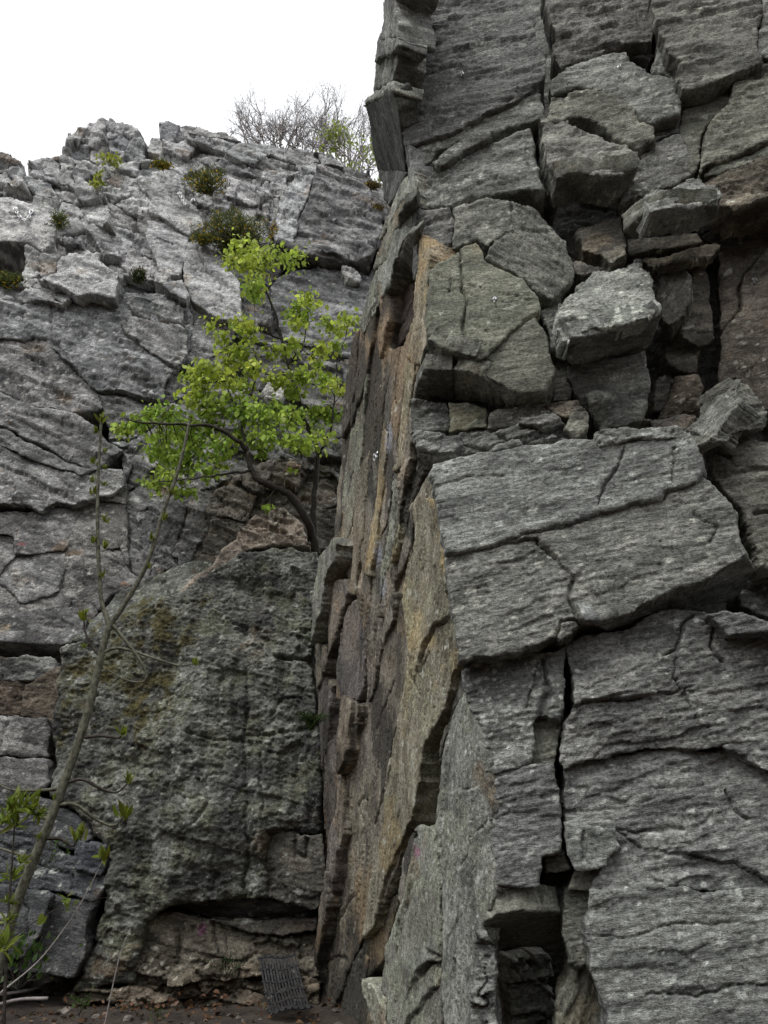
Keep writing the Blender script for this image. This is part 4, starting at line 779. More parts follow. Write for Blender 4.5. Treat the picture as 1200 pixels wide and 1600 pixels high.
# ------------------------------------------------------------------ PLANTS AND SMALL THINGS
RG = np.random.default_rng(5)
def tube(pts, rad, sides=6):
    """tapered tube through points: verts, quads"""
    P = np.asarray(pts, float); n = len(P); rad = np.broadcast_to(np.asarray(rad, float), (n,)) if np.ndim(rad) else np.full(n, rad)
    T = np.gradient(P, axis=0); T /= np.linalg.norm(T, axis=1)[:, None] + 1e-9
    ref = np.array([0.3, 0.9, 0.2]); X = np.cross(T, ref); X /= np.linalg.norm(X, axis=1)[:, None] + 1e-9; Y = np.cross(T, X)
    an = np.arange(sides) * 2 * np.pi / sides
    V = (P[:, None, :] + rad[:, None, None] * (np.cos(an)[None, :, None] * X[:, None, :] + np.sin(an)[None, :, None] * Y[:, None, :])).reshape(-1, 3)
    V = np.concatenate([V, P[-1:]]); Q = []
    for i in range(n - 1):
        for j in range(sides):
            k = (j + 1) % sides; Q.append((i * sides + j, i * sides + k, (i + 1) * sides + k, (i + 1) * sides + j))
    b = (n - 1) * sides
    for j in range(0, sides): Q.append((b + j, b + (j + 1) % sides, len(V) - 1, len(V) - 1))
    Qa = [q for q in Q if q[2] != q[3]]; Ta = [q[:3] for q in Q if q[2] == q[3]]
    return V, np.array(Qa), np.array(Ta)
def smooth(pts, n=6):
    """Catmull-Rom through points"""
    P = np.asarray(pts, float)
    if len(P) < 3: return P
    E = np.concatenate([[2 * P[0] - P[1]], P, [2 * P[-1] - P[-2]]]); out = []
    for i in range(1, len(E) - 2):
        for t in np.linspace(0, 1, n, endpoint=False):
            a, b, c, d = E[i - 1:i + 3]
            out.append(0.5 * ((2 * b) + (c - a) * t + (2 * a - 5 * b + 4 * c - d) * t * t + (3 * b - a - 3 * c + d) * t ** 3))
    out.append(P[-1]); return np.array(out)
class Bag:
    def __init__(s): s.V, s.Q, s.T, s.C, s.n = [], [], [], [], 0
    def add(s, V, Q=None, T=None, col=None):
        s.V.append(V)
        if Q is not None and len(Q): s.Q.append(np.asarray(Q) + s.n)
        if T is not None and len(T): s.T.append(np.asarray(T) + s.n)
        s.C.append(np.broadcast_to(np.asarray(col if col is not None else (1, 1, 1), np.float32), (len(V), 3)))
        s.n += len(V)
    def tube(s, pts, rad, sides=6, col=None): s.add(*tube(pts, rad, sides), col=col)
    def obj(s, name, mat, parent=None, smooth_=True):
        V = np.concatenate(s.V); base = np.zeros(3)
        o = bpy.data.objects.new(name, np_mesh(name, V, np.concatenate(s.Q) if s.Q else None, np.concatenate(s.T) if s.T else None, mat, smooth_))
        cc = np.ones((len(V), 4), np.float32); cc[:, :3] = np.concatenate(s.C)
        if len(o.data.vertices) == len(V):
            at = o.data.attributes.new('col', 'FLOAT_COLOR', 'POINT'); at.data.foreach_set('color', cc.ravel())
        link(o, parent)
        if parent is not None: o.matrix_parent_inverse = parent.matrix_world.inverted()
        return o
LT = np.array([(0, 0, 0), (-.30, .30, .05), (0, .33, -.02), (.30, .30, .05), (-.24, .66, .03), (0, .68, -.03), (.24, .66, .03), (0, 1, -.10)])
LTT = np.array([(0, 3, 2), (0, 2, 1), (2, 3, 6), (2, 6, 5), (1, 2, 5), (1, 5, 4), (5, 6, 7), (4, 5, 7)])
def leaves(bag, P, D, size, width=1.0, cols=None, curl=1.0):
    """many small leaves: base points P, directions D, lengths size, colour per leaf"""
    n = len(P); D = D / (np.linalg.norm(D, axis=1)[:, None] + 1e-9)
    R_ = RG.normal(size=(n, 3)); X = np.cross(D, R_ + np.array([0, 0, 1.2])); X /= np.linalg.norm(X, axis=1)[:, None] + 1e-9; Z = np.cross(X, D)
    t = LT * np.array([width, 1, curl])
    V = P[:, None, :] + size[:, None, None] * (t[None, :, 0:1] * X[:, None, :] + t[None, :, 1:2] * D[:, None, :] + t[None, :, 2:3] * Z[:, None, :])
    T = (LTT[None] + (np.arange(n) * 8)[:, None, None]).reshape(-1, 3)
    C = np.repeat(cols, 8, axis=0) if cols is not None else None
    bag.add(V.reshape(-1, 3), None, T, C)
def leaf_mat(name, trans=0.45):
    m, t, bs = new_mat(name); out = t.nodes['Material Output']
    at = t.nodes.new('ShaderNodeAttribute'); at.attribute_name = 'col'
    t.links.new(at.outputs['Color'], bs.inputs['Base Color']); bs.inputs['Roughness'].default_value = 0.5; bs.inputs['Specular IOR Level'].default_value = 0.3
    tr = t.nodes.new('ShaderNodeBsdfTranslucent'); t.links.new(at.outputs['Color'], tr.inputs['Color'])
    mx = t.nodes.new('ShaderNodeMixShader'); mx.inputs[0].default_value = trans
    t.links.new(bs.outputs[0], mx.inputs[1]); t.links.new(tr.outputs[0], mx.inputs[2]); t.links.new(mx.outputs[0], out.inputs['Surface'])
    return m
def bark_mat(name, c1, c2, scale=40):
    return plain_mat(name, c1, c2, scale, 0.85, 0.2, 0.004)
M_leaf = leaf_mat('spring_leaf', 0.5); M_bark = bark_mat('dark_bark', (0.018, 0.015, 0.012), (0.055, 0.047, 0.038)); M_ash = bark_mat('green_grey_bark', (0.035, 0.036, 0.025), (0.135, 0.130, 0.095), 34)
M_twig = bark_mat('bare_twig', (0.20, 0.18, 0.172), (0.32, 0.295, 0.28))
def lcols(n, c, var=0.3, yel=0.15):
    c = np.asarray(c, np.float32); k = 1 + var * RG.normal(size=(n, 1)).clip(-1.8, 1.8); y = yel * RG.random((n, 1))
    return np.clip(c[None, :] * k + y * np.array([[0.16, 0.10, 0.0]]), 0.005, 0.7).astype(np.float32)
def pts(seq, Y):
    return [atY(p[0], p[1], p[2] if len(p) > 2 else Y) for p in seq]

# --- small leafy tree on the ledge
def ledge_tree():
    b = atY(492, 852, 9.75)
    root = empty('small_tree', tuple(b)); tag(root, 'small tree in fresh green leaf with two dark leaning stems on the rock ledge', 'tree')
    bpy.context.view_layer.update()
    Y = 9.7
    limbs = [([(494, 866, 9.8), (488, 835, 9.7), (478, 810, 9.55), (455, 775, 9.4), (430, 762, 9.3), (408, 752, 9.2), (394, 735, 9.15), (386, 705, 9.1)], .062, .036),
             ([(386, 705, 9.1), (370, 688, 9.0), (340, 670, 8.9), (300, 664, 8.8), (250, 662, 8.7), (205, 660, 8.6)], .034, .010),
             ([(394, 735, 9.15), (372, 738, 9.05), (340, 742, 8.95), (300, 748, 8.85), (255, 752, 8.8)], .022, .006),
             ([(388, 715, 9.1), (380, 680, 9.2), (372, 640, 9.2), (350, 600, 9.2), (320, 570, 9.15)], .024, .006),
             ([(372, 640, 9.2), (395, 610, 9.3), (400, 560, 9.35), (385, 520, 9.35)], .016, .005),
             ([(492, 858, 9.8), (490, 800, 9.75), (492, 760, 9.75), (497, 712, 9.75), (490, 685, 9.75)], .045, .032),
             ([(490, 685, 9.75), (474, 655, 9.7), (463, 610, 9.65), (450, 570, 9.6), (440, 530, 9.6), (428, 485, 9.55), (416, 455, 9.5), (402, 425, 9.5), (392, 395, 9.5)], .034, .008),
             ([(497, 712, 9.75), (510, 690, 9.6), (520, 660, 9.5), (522, 620, 9.45), (528, 560, 9.4), (545, 510, 9.3)], .018, .005),
             ([(450, 570, 9.6), (470, 545, 9.5), (480, 510, 9.45), (482, 470, 9.4)], .014, .005),
             ([(440, 530, 9.6), (405, 515, 9.45), (370, 505, 9.35), (340, 505, 9.3)], .014, .005),
             ([(416, 455, 9.5), (440, 425, 9.45), (458, 402, 9.4)], .010, .004),
             ([(463, 610, 9.65), (430, 590, 9.5), (400, 575, 9.4)], .013, .005),
             ([(474, 655, 9.7), (445, 655, 9.5), (420, 665, 9.4)], .013, .005)]
    nodes = []
    for i, (seq, r0, r1) in enumerate(limbs):
        p = smooth(pts(seq, Y), 5); p = p + 0.008 * RG.normal(size=p.shape); p[0] = pts(seq[:1], Y)[0]
        bg_ = Bag(); bg_.tube(p, np.linspace(r0, r1, len(p)), 7)
        bg_.obj('trunk' if i in (0, 5) else 'limb', M_bark, root); nodes.append(p)
    nodes = np.concatenate(nodes)
    cl = [(385, 392, 26), (420, 402, 24), (455, 402, 20), (398, 418, 20), (366, 408, 18), (395, 440, 20), (402, 468, 16), (482, 466, 18), (462, 488, 20), (472, 502, 16), (512, 508, 17), (546, 503, 18), (530, 520, 13), (335, 505, 13),
          (372, 508, 20), (398, 515, 18), (352, 528, 15), (432, 545, 18), (462, 540, 16), (502, 550, 16), (525, 545, 13), (385, 552, 20), (350, 560, 22), (320, 580, 22), (300, 590, 20), (345, 590, 22), (376, 600, 20), (405, 572, 18), (442, 590, 18), (470, 582, 20), (500, 592, 20), (528, 600, 16),
          (310, 622, 24), (340, 630, 24), (372, 640, 24), (400, 650, 22), (432, 642, 22), (462, 650, 22), (492, 640, 20), (516, 650, 16), (270, 640, 22), (240, 648, 18), (214, 658, 17), (188, 668, 16), (252, 680, 20), (285, 668, 24), (320, 668, 24), (346, 690, 20),
          (382, 682, 20), (420, 682, 20), (450, 692, 20), (482, 690, 20), (502, 680, 16), (245, 708, 18), (272, 718, 22), (300, 718, 22), (322, 735, 18), (262, 740, 20), (236, 752, 16), (286, 764, 15), (300, 698, 22), (342, 718, 14), (408, 700, 14), (456, 610, 16), (490, 560, 14), (545, 640, 8), (425, 790, 6), (455, 735, 6)]
    lb, tb = Bag(), Bag()
    for (cx, cy, r) in cl:
        for q in range(2 if r > 13 else 1):
            jx, jy = (cx + RG.uniform(-.5, .5) * r, cy + RG.uniform(-.4, .4) * r)
            c = atY(jx, jy, 9.35 + RG.uniform(-0.45, 0.35)); j = np.argmin(((nodes - c) ** 2 * (1, 0.3, 1)).sum(1)); s = nodes[j]
            mid = 0.5 * (s + c) + np.array([0, 0, 0.04]) + 0.03 * RG.normal(size=3)
            tb.tube(smooth([s, mid, c], 4), np.linspace(.007, .0025, 9), 4)
            n = int(60 * (r / 20) ** 2) + 6; R3 = r / 124.0 * 0.95
            P = c + RG.normal(size=(n, 3)) * np.array([.62, .62, .42]) * R3
            D = np.stack([RG.normal(size=n) * .55, RG.normal(size=n) * .55 - 0.15, -0.75 + RG.normal(size=n) * .45], 1)
            hue = RG.uniform(0, 1)
            col = np.array([0.43, 0.51, 0.080]) * (1 - hue) + np.array([0.25, 0.37, 0.055]) * hue
            if cy > 630: col = col * np.array([0.85, 0.95, 1.0])
            leaves(lb, P, D, RG.uniform(.040, .105, n), 1.2, lcols(n, col, .32, .25))
            for k in range(0, n, 4): tb.tube([c, 0.5 * (c + P[k]) + (0, 0, .01), P[k]], [.0022, .0018, .0012], 3)
    lb.obj('crown', M_leaf, root); tb.obj('twig', M_bark, root)['kind'] = 'stuff'
ledge_tree()

# --- ash sapling in front
def tuft(bag, c, up, r, n=7, col=(0.16, 0.22, 0.03), red=0.0, wid=.75, spr=.55):
    D = np.asarray(up)[None, :] + RG.normal(size=(n, 3)) * spr
    k = lcols(n, col, .25, .3); k[:, 0] += red * RG.random(n) * .12; k[:, 1] *= (1 - red * .35 * RG.random(n))
    leaves(bag, np.repeat(np.asarray(c)[None, :], n, 0) + RG.normal(size=(n, 3)) * r * .12, D, RG.uniform(.6, 1.1, n) * r, wid, k)
def sapling():
    Y = 4.9
    root = empty('ash_sapling', tuple(atY(-62, 1790, Y))); root.location.z = 0.0
    tag(root, 'forked grey-green ash sapling with opening buds rising in the left foreground', 'sapling'); bpy.context.view_layer.update()
    f = Y / 1200 / 1.05
    def stem(name, seq, w0, w1, mat=M_ash, sides=8, n=6):
        p = smooth(pts(seq, Y), n); b = Bag()
        rr = np.linspace(w0, w1, len(p)) / 2 * f; rr = rr * (1 + 0.05 * np.sin(np.arange(len(p)) * 1.9))
        b.tube(p, rr, sides); return b.obj(name, mat, root)
    stem('stem', [(-70, 1840), (-35, 1640), (0, 1500), (30, 1400), (75, 1290), (112, 1190), (138, 1110), (152, 1050), (164, 1000), (172, 972)], 18, 10)
    stem('stem', [(171, 985), (166, 962), (158, 935), (153, 850), (153, 760), (158, 660)], 9.5, 4.5)
    stem('stem', [(168, 985), (178, 968), (192, 948), (230, 880), (255, 800), (280, 730), (297, 655)], 10.5, 5)
    tw = [[(175, 975), (192, 996), (211, 1020), (224, 1041), (229, 1058), (220, 1066), (195, 1062), (165, 1045)], [(158, 1028), (145, 1012), (133, 988), (131, 968)], [(157, 1022), (175, 1014), (195, 1014), (230, 1025), (280, 1040), (305, 1036)],
          [(132, 1152), (160, 1150), (186, 1153), (191, 1147)], [(108, 1222), (130, 1218), (160, 1233), (183, 1238), (201, 1222)], [(90, 1258), (118, 1257), (150, 1280), (178, 1290), (196, 1272)], [(70, 1310), (95, 1311), (113, 1322), (122, 1310)],
          [(98, 1232), (60, 1235), (20, 1234), (-10, 1222)], [(52, 1343), (20, 1332), (-10, 1322)], [(78, 1280), (55, 1274), (40, 1262)]]
    for s in tw: stem('twig', s, 6.5, 2.2, M_ash if RG.random() < .5 else M_bark, 5, 5)
    for (x, y, r) in [(158, 652, 16), (148, 672, 13), (162, 704, 9), (147, 720, 12), (164, 728, 12), (146, 748, 13), (162, 755, 10), (145, 768, 12), (163, 810, 14), (145, 842, 14), (164, 852, 13), (160, 898, 9), (298, 652, 10), (268, 768, 10), (237, 838, 12), (256, 806, 13), (231, 885, 9), (190, 745, 0),
                      (131, 962, 17), (131, 1008, 9), (305, 1034, 12), (190, 1142, 15), (201, 1218, 15), (194, 1270, 22), (121, 1305, 20), (162, 1338, 22), (85, 1245, 10), (60, 1308, 10)]:
        if r: lb = Bag(); tuft(lb, atY(x, y + r * .4, Y - .02), (0, 0, 1), r * f * 1.25, 11, (0.105, 0.155, 0.020), 0.15, .5, .32); lb.obj('bud', M_leaf, root)
sapling()
def leafy_shoot(name, label, stem, Y, tufts, col, red=0.0, cat='shoot', group=None, r0=.006, mat=M_bark, n=10, width=.75):
    p = smooth(pts(stem, Y), 5)
    g = p[0].copy(); root = empty(name, tuple(g)); tag(root, label, cat, group); bpy.context.view_layer.update()
    b = Bag(); b.tube(p, np.linspace(r0, r0 * .35, len(p)), 5); b.obj('stem', mat, root)
    for (x, y, r) in tufts:
        lb = Bag(); c = atY(x, y, Y + RG.uniform(-.03, .03)); tuft(lb, c, (0, -.1, .55), r * Y / 1260, n, col, red, width); lb.obj('leaf_cluster', M_leaf, root)
leafy_shoot('ash_shoot', 'upright leafy shoot with reddish green young leaves at the left edge', [(5, 1620), (10, 1490), (15, 1400), (20, 1330), (23, 1280)], 4.6,
            [(18, 1270, 34), (35, 1262, 34), (48, 1270, 26), (25, 1290, 26), (5, 1285, 26), (60, 1275, 20), (18, 1372, 24), (35, 1348, 18), (12, 1410, 16), (8, 1480, 30), (14, 1440, 18)], (0.125, 0.20, 0.032), 0.25, r0=.010, n=18, width=.42)
leafy_shoot('bramble', 'thin arching bramble cane with a few pale leaves and one orange leaf', [(-30, 1580), (0, 1552), (60, 1502), (108, 1440), (138, 1390), (160, 1345)], 5.2,
            [(105, 1405, 20), (113, 1420, 18), (62, 1443, 18), (158, 1340, 16), (143, 1388, 10)], (0.13, 0.20, 0.035), 0.1, r0=.007, mat=M_twig, n=3, width=1.2)
leafy_shoot('bramble', 'dark thin bramble cane crossing low in front of the dark blocks', [(0, 1480), (40, 1450), (80, 1425), (120, 1408), (170, 1402)], 5.3,
            [(70, 1440, 10), (105, 1412, 9)], (0.10, 0.16, 0.03), 0.0, r0=.004, n=3)
leafy_shoot('dry_stalk', 'thin dry stalk standing in front of the outcrop near the ground', [(160, 1620), (172, 1560), (188, 1490), (204, 1450)], 6.2, [(204, 1450, 3)], (0.12, 0.10, 0.06), 0.0, r0=.006, mat=M_twig, n=2, cat='stalk')
def low_plant(name, label, px, py, Y, r, n, col, cat='plant', group=None, upw=.6, size=1.0, wid=1.1, stems=5, z0=None):
    c = atY(px, py, Y); f = Y / 1260; root = empty(name, tuple(c - np.array([0, 0, r * f * .6]))); tag(root, label, cat, group); bpy.context.view_layer.update()
    lb, sb = Bag(), Bag(); base = c - np.array([0, 0, r * f * .9])
    P = c + RG.normal(size=(n, 3)) * np.array([.5, .35, .38]) * r * f
    D = (P - base) + RG.normal(size=(n, 3)) * r * f * .5 + np.array([0, 0, upw * r * f])
    leaves(lb, P, D, RG.uniform(.18, .34, n) * r * f * size, wid, lcols(n, col, .3, .1))
    for k in range(0, n, max(1, n // (stems * 2))): sb.tube(smooth([base, .5 * (base + P[k]) + (0, 0, .1 * r * f), P[k]], 3), np.linspace(.004, .0012, 7) * min(1, r * f * 4), 4)
    lb.obj('foliage', M_leaf, root); sb.obj('stem', M_bark, root)
low_plant('ivy_bush', 'low dark green leafy bush at the bottom left corner', 35, 1498, 6.2, 42, 90, (0.035, 0.072, 0.016), size=.9)
low_plant('ivy_bush', 'small dark green leafy plant against the dark lower left blocks', 80, 1328, 7.4, 20, 34, (0.040, 0.080, 0.018))
low_plant('ground_plant', 'pair of small green herbs on the bare soil near the outcrop', 126, 1566, 7.0, 17, 36, (0.045, 0.095, 0.020))
low_plant('ground_plant', 'little green herb among dead leaves in front of the outcrop', 245, 1585, 7.0, 13, 26, (0.050, 0.095, 0.020))
low_plant('ground_plant', 'dark green spiky plant growing under the low overhang of the outcrop', 355, 1508, 8.25, 20, 60, (0.018, 0.045, 0.014), wid=.4, size=1.6)
low_plant('crevice_plant', 'small bright green plant in the crack under the big slab', 940, 985, 5.45, 11, 26, (0.065, 0.14, 0.02))
low_plant('crevice_plant', 'green leaves at the right end of the big slab top', 1098, 713, 5.75, 12, 26, (0.06, 0.12, 0.02))
low_plant('crevice_plant', 'dark green weed at the foot of the niche blocks', 928, 676, 5.6, 12, 26, (0.030, 0.065, 0.016), wid=.6, size=1.4)
low_plant('crevice_plant', 'olive sprig standing in the dark niche', 1016, 636, 5.85, 16, 24, (0.07, 0.10, 0.028), wid=.6, size=1.5)
low_plant('crevice_plant', 'tiny mossy plant on the crack in the middle of the big slab', 896, 888, 5.3, 7, 16, (0.07, 0.085, 0.02))
low_plant('crevice_plant', 'small green tuft where the outcrop meets the dark slabs', 478, 1000, 8.4, 11, 26, (0.04, 0.09, 0.018))
def grass_tuft(label, px, py, Y, r, n, col, name='grass_tuft'):
    c = atY(px, py, Y); f = Y / 1260; root = empty(name, tuple(c)); tag(root, label, 'grass tuft'); bpy.context.view_layer.update()
    b = Bag()
    for _ in range(n):
        d = np.array([RG.normal() * .55, RG.normal() * .35 - .2, 1.0]); L = RG.uniform(.6, 1.25) * r * f; e = c + d * L * .8 + np.array([RG.normal() * .35 * L, -.1 * L, -.35 * L])
        p = smooth([c + RG.normal(size=3) * .012, c + d * L * .6, e], 4); b.tube(p, np.linspace(.0035, .0007, len(p)) * r * f * 9, 3, lcols(1, col, .3, .1)[0])
    b.obj('blade', M_leaf, root)['kind'] = 'stuff'
grass_tuft('green grass tuft on the ledge beside the ochre slabs', 486, 1138, 8.35, 34, 60, (0.045, 0.085, 0.022))
grass_tuft('thin dark grass in the niche by the fallen block', 918, 668, 5.55, 24, 14, (0.045, 0.065, 0.022))

# --- broom with yellow flowers on the pale wall
def broom(label, px, py, rx, ry, n, flowers, col=(0.080, 0.105, 0.030), off=.42, name='broom_bush'):
    c0 = PL.hit(px, py, off); f = float(np.dot(c0 - EYE, (0, CP, SP))) / 1200
    root = empty(name, tuple(PL.hit(px, py + ry * .8, off - .1))); tag(root, label, 'shrub'); bpy.context.view_layer.update()
    sb, lb, fb = Bag(), Bag(), Bag(); g = PL.hit(px, py + ry * .7, off - .25)
    for _ in range(max(6, n // 22)):
        e = c0 + RG.normal(size=3) * np.array([rx * .55, min(rx, ry) * .45, ry * .5]) * f
        sb.tube(smooth([g + RG.normal(size=3) * .05 * np.array([rx / 20, .5, .3]), .5 * (g + e) + RG.normal(size=3) * .04, e], 3), np.linspace(.010, .002, 7), 4)
    def cloud(k):
        P = RG.normal(size=(k, 3)); P /= np.linalg.norm(P, axis=1)[:, None]; P *= RG.random((k, 1)) ** .35
        lump = 1 + .75 * noise3(P * 2.0 + px, 8)[:, None]
        return c0 + P * lump * np.array([rx, min(rx, ry) * .8, ry]) * f
    P = cloud(n); leaves(lb, P, RG.normal(size=(n, 3)) + (0, -.2, .8), RG.uniform(.05, .11, n), .28, lcols(n, col, .35, .15))
    if flowers:
        P = cloud(flowers); leaves(fb, P, RG.normal(size=(flowers, 3)) + (0, -.6, .6), RG.uniform(.030, .055, flowers), 1.3, lcols(flowers, (0.44, 0.31, 0.020), .2, 0))
        fb.obj('flower', M_leaf, root)['kind'] = 'stuff'
    lb.obj('foliage', M_leaf, root); sb.obj('stem', M_bark, root)
broom('dark broom bush dotted with yellow flowers above the small tree', 366, 362, 52, 36, 2800, 260)
broom('broom bush with yellow flowers high beside the chain', 322, 284, 31, 22, 1200, 170)
broom('small broom in yellow flower at the left of the larger broom bush', 318, 374, 20, 9, 420, 90)
broom('yellow flowering cushion on top of the pale pillar', 253, 258, 17, 7, 320, 150)
broom('olive broom tuft in the gully beside the pale chain slab', 93, 345, 13, 14, 380, 12)
broom('broom with a few yellow flowers in the small cave at the left edge', 12, 440, 24, 13, 620, 50, off=.15)
broom('dark green tuft under the pale ledge', 217, 432, 12, 12, 320, 0, (0.028, 0.042, 0.015))
broom('ochre moss cushion at the upper right corner of the pale wall', 583, 291, 12, 6, 300, 10, (0.085, 0.065, 0.02), .35, 'moss_cushion')
broom('second ochre moss cushion below it near the buttress', 588, 326, 13, 7, 320, 8, (0.075, 0.060, 0.02), .35, 'moss_cushion')
broom('russet tuft in the cleft right of the broom', 428, 366, 6, 18, 200, 60, (0.14, 0.085, 0.03), .2)
def light_bush(label, px, py, rx, ry, n, col=(0.26, 0.30, 0.05)):
    c0 = PL.hit(px, py, .15); f = float(np.dot(c0 - EYE, (0, CP, SP))) / 1200; root = empty('young_shrub', tuple(PL.hit(px, py + ry, .05))); tag(root, label, 'shrub'); bpy.context.view_layer.update()
    sb, lb = Bag(), Bag(); g = PL.hit(px, py + ry, .05)
    for _ in range(8):
        e = c0 + RG.normal(size=3) * np.array([rx * .6, rx * .4, ry * .6]) * f; sb.tube(smooth([g, .5 * (g + e), e], 3), np.linspace(.012, .003, 7), 4)
        k = n // 8; P = e + RG.normal(size=(k, 3)) * rx * .32 * f; leaves(lb, P, RG.normal(size=(k, 3)) + (0, 0, -.2), RG.uniform(.05, .10, k), 1.0, lcols(k, col, .25, .25))
    lb.obj('foliage', M_leaf, root); sb.obj('stem', M_twig, root)
light_bush('yellow green shrub below the summit knob', 174, 246, 14, 13, 130)
light_bush('pale yellow green shrub in the notch under the summit knob', 154, 286, 8, 18, 110)

# --- bare thicket on the skyline
def bare_shrub(label, px, py, Y, H, nst, seed, mat=M_twig, lean=0.0, leafn=0, col=None, cat='shrub', name='bare_shrub', spread=.35):
    rg = np.random.default_rng(seed); g = atY(px, py, Y); root = empty(name, tuple(g)); tag(root, label, cat, 'thicket on the skyline'); bpy.context.view_layer.update()
    b, lb = Bag(), Bag(); ends = []
    def grow(p, d, L, r, lev):
        k = 4; q = [p]
        for _ in range(k): d = unit(d + rg.normal(size=3) * .12 + np.array([0, 0, .05])); q.append(q[-1] + d * L / k)
        b.tube(q, np.linspace(r, r * .6, k + 1), 4 if lev < 2 else 3)
        ends.append(q[-1])
        if lev < 5:
            for i in range(2 + (lev < 2)):
                s = q[rg.integers(2, k + 1)]; grow(s, unit(d + rg.normal(size=3) * .42), L * rg.uniform(.55, .8), max(r * .58, .0028), lev + 1)
    for _ in range(nst): grow(g + rg.normal(size=3) * np.array([.35, .3, 0]), unit(np.array([rg.normal() * spread + lean, rg.normal() * .25, 1])), H * rg.uniform(.3, .42), .021, 0)
    b.obj('branch', mat, root)['kind'] = 'stuff'
    if leafn:
        E = np.array(ends); idx = rg.integers(0, len(E), leafn); P = E[idx] + rg.normal(size=(leafn, 3)) * .10
        leaves(lb, P, rg.normal(size=(leafn, 3)) + (0, 0, -.5), rg.uniform(.06, .11, leafn), 1.0, lcols(leafn, col, .25, .2)); lb.obj('foliage', M_leaf, root)
bare_shrub('leftmost bare grey shrub of the skyline thicket', 402, 226, 14.2, 1.3, 14, 1, lean=-.25)
bare_shrub('bare twiggy shrub second from the left on the skyline', 438, 234, 14.3, 1.5, 15, 2, lean=-.1)
bare_shrub('bare twiggy shrub in the middle of the skyline thicket', 472, 242, 14.4, 1.65, 16, 3)
bare_shrub('tall bare shrub behind the green one on the skyline', 512, 250, 14.6, 1.85, 16, 4)
bare_shrub('bare shrub close beside the dark overhang of the buttress', 552, 270, 14.8, 2.1, 16, 5, spread=.25)
bare_shrub('green leafing shrub at the right end of the skyline thicket', 552, 278, 13.8, 1.1, 5, 6, leafn=380, col=(0.20, 0.26, 0.05), name='leafing_shrub', spread=.3)
bare_shrub('low green leafing shrub on the rim left of the overhang', 525, 268, 13.7, .8, 4, 7, leafn=300, col=(0.22, 0.27, 0.05), name='leafing_shrub', spread=.5)

# --- leaf litter, stones and twigs on the ground
M_litter = leaf_mat('dead_leaf', 0.1)
def litter():
    n = 1100; b = Bag(); x = RG.uniform(-5.5, 1.0, n); y = RG.uniform(5.0, 8.8, n); z = ground_h(x, y) + .012
    D = np.stack([RG.normal(size=n), RG.normal(size=n), RG.normal(size=n) * .25], 1)
    leaves(b, np.stack([x, y, z], 1), D, RG.uniform(.03, .075, n), 1.1, lcols(n, (0.075, 0.040, 0.024), .5, .2), 2.0)
    n = 90; P = PB.hit(300, 1568, .4) + RG.normal(size=(n, 3)) * np.array([.5, .12, .03]); leaves(b, P, RG.normal(size=(n, 3)) * (1, 1, .4), RG.uniform(.03, .07, n), 1.1, lcols(n, (0.075, 0.036, 0.022), .4, .12), 2.0)
    o = b.obj('leaf_litter', M_litter); tag(o, 'brown dead leaves scattered on the soil', kind='stuff')
litter()
M_grav = plain_mat('soil_stone', (0.05, 0.045, 0.04), (0.13, 0.118, 0.10), 12, .9, .2, .01)
def gravel():
    n = 240; b = Bag(); x = RG.uniform(-5.0, .6, n); y = RG.uniform(5.6, 8.7, n); z = ground_h(x, y); s = RG.gamma(2.0, .009, n).clip(.006, .05)
    O8 = np.array([(1, 0, 0), (-1, 0, 0), (0, 1, 0), (0, -1, 0), (0, 0, .7), (0, 0, -.7), (.7, .6, .3), (-.6, .7, .2)], float)
    F8 = np.array([(0, 6, 4), (6, 2, 4), (2, 7, 4), (7, 1, 4), (1, 3, 4), (3, 0, 4), (0, 2, 6), (2, 1, 7)])
    for i in range(n):
        k = s[i] * RG.uniform(.6, 1.4, (8, 3)); b.add(O8 * k + (x[i], y[i], z[i] + s[i] * .15), None, F8)
    tag(b.obj('gravel', M_grav, None, False), 'small stones scattered over the soil', kind='stuff')
M_stone = plain_mat('loose_stone', (0.09, 0.08, 0.07), (0.24, 0.215, 0.185), 9, .9, .2, .01)
gravel()
def stone(label, px, py, size, seed, flat=.6):
    rg = np.random.default_rng(seed); r = ray(px, py); s = 8.0
    for _ in range(30):
        p = EYE + r * s; s -= (p[2] * -1 + ground_h(np.array([p[0]]), np.array([p[1]]))[0]) / (-r[2] + 1e-6) * -1 * -1 * .6
    bm = bmesh.new(); bmesh.ops.create_icosphere(bm, subdivisions=3, radius=1.0)
    for v in bm.verts:
        c = np.array(v.co); q = np.sign(c) * np.abs(c) ** .7
        k = 1 + .25 * float(noise3((c * 1.6 + seed)[None, :], 2)[0]) + .08 * float(noise3((c * 5 + seed)[None, :], 3)[0])
        v.co = Vector(q * k * np.array([1, .8, flat]) * size)
    me = bpy.data.meshes.new('stone'); bm.to_mesh(me); bm.free(); me.materials.append(M_stone)
    p = EYE + r * s
    o = bpy.data.objects.new('stone', me); link(o); o.location = (p[0], p[1], ground_h(np.array([p[0]]), np.array([p[1]]))[0] + size * flat * .35); o.rotation_euler = (rg.uniform(-.3, .3), rg.uniform(-.3, .3), rg.uniform(0, 6)); tag(o, label, 'stone', 'loose stones on the soil')
stone('pale flat stone on the soil below the dark blocks', 104, 1546, .065, 1, .4)
stone('small stone on the soil at the very bottom edge', 200, 1594, .045, 2)
stone('tan stone lying at the top left of the black mat', 396, 1522, .10, 3, .8)
stone('small grey stone beside the green herbs', 104, 1582, .05, 4)
stone('broken stone in the soil left of the dry stalk', 150, 1590, .035, 5)
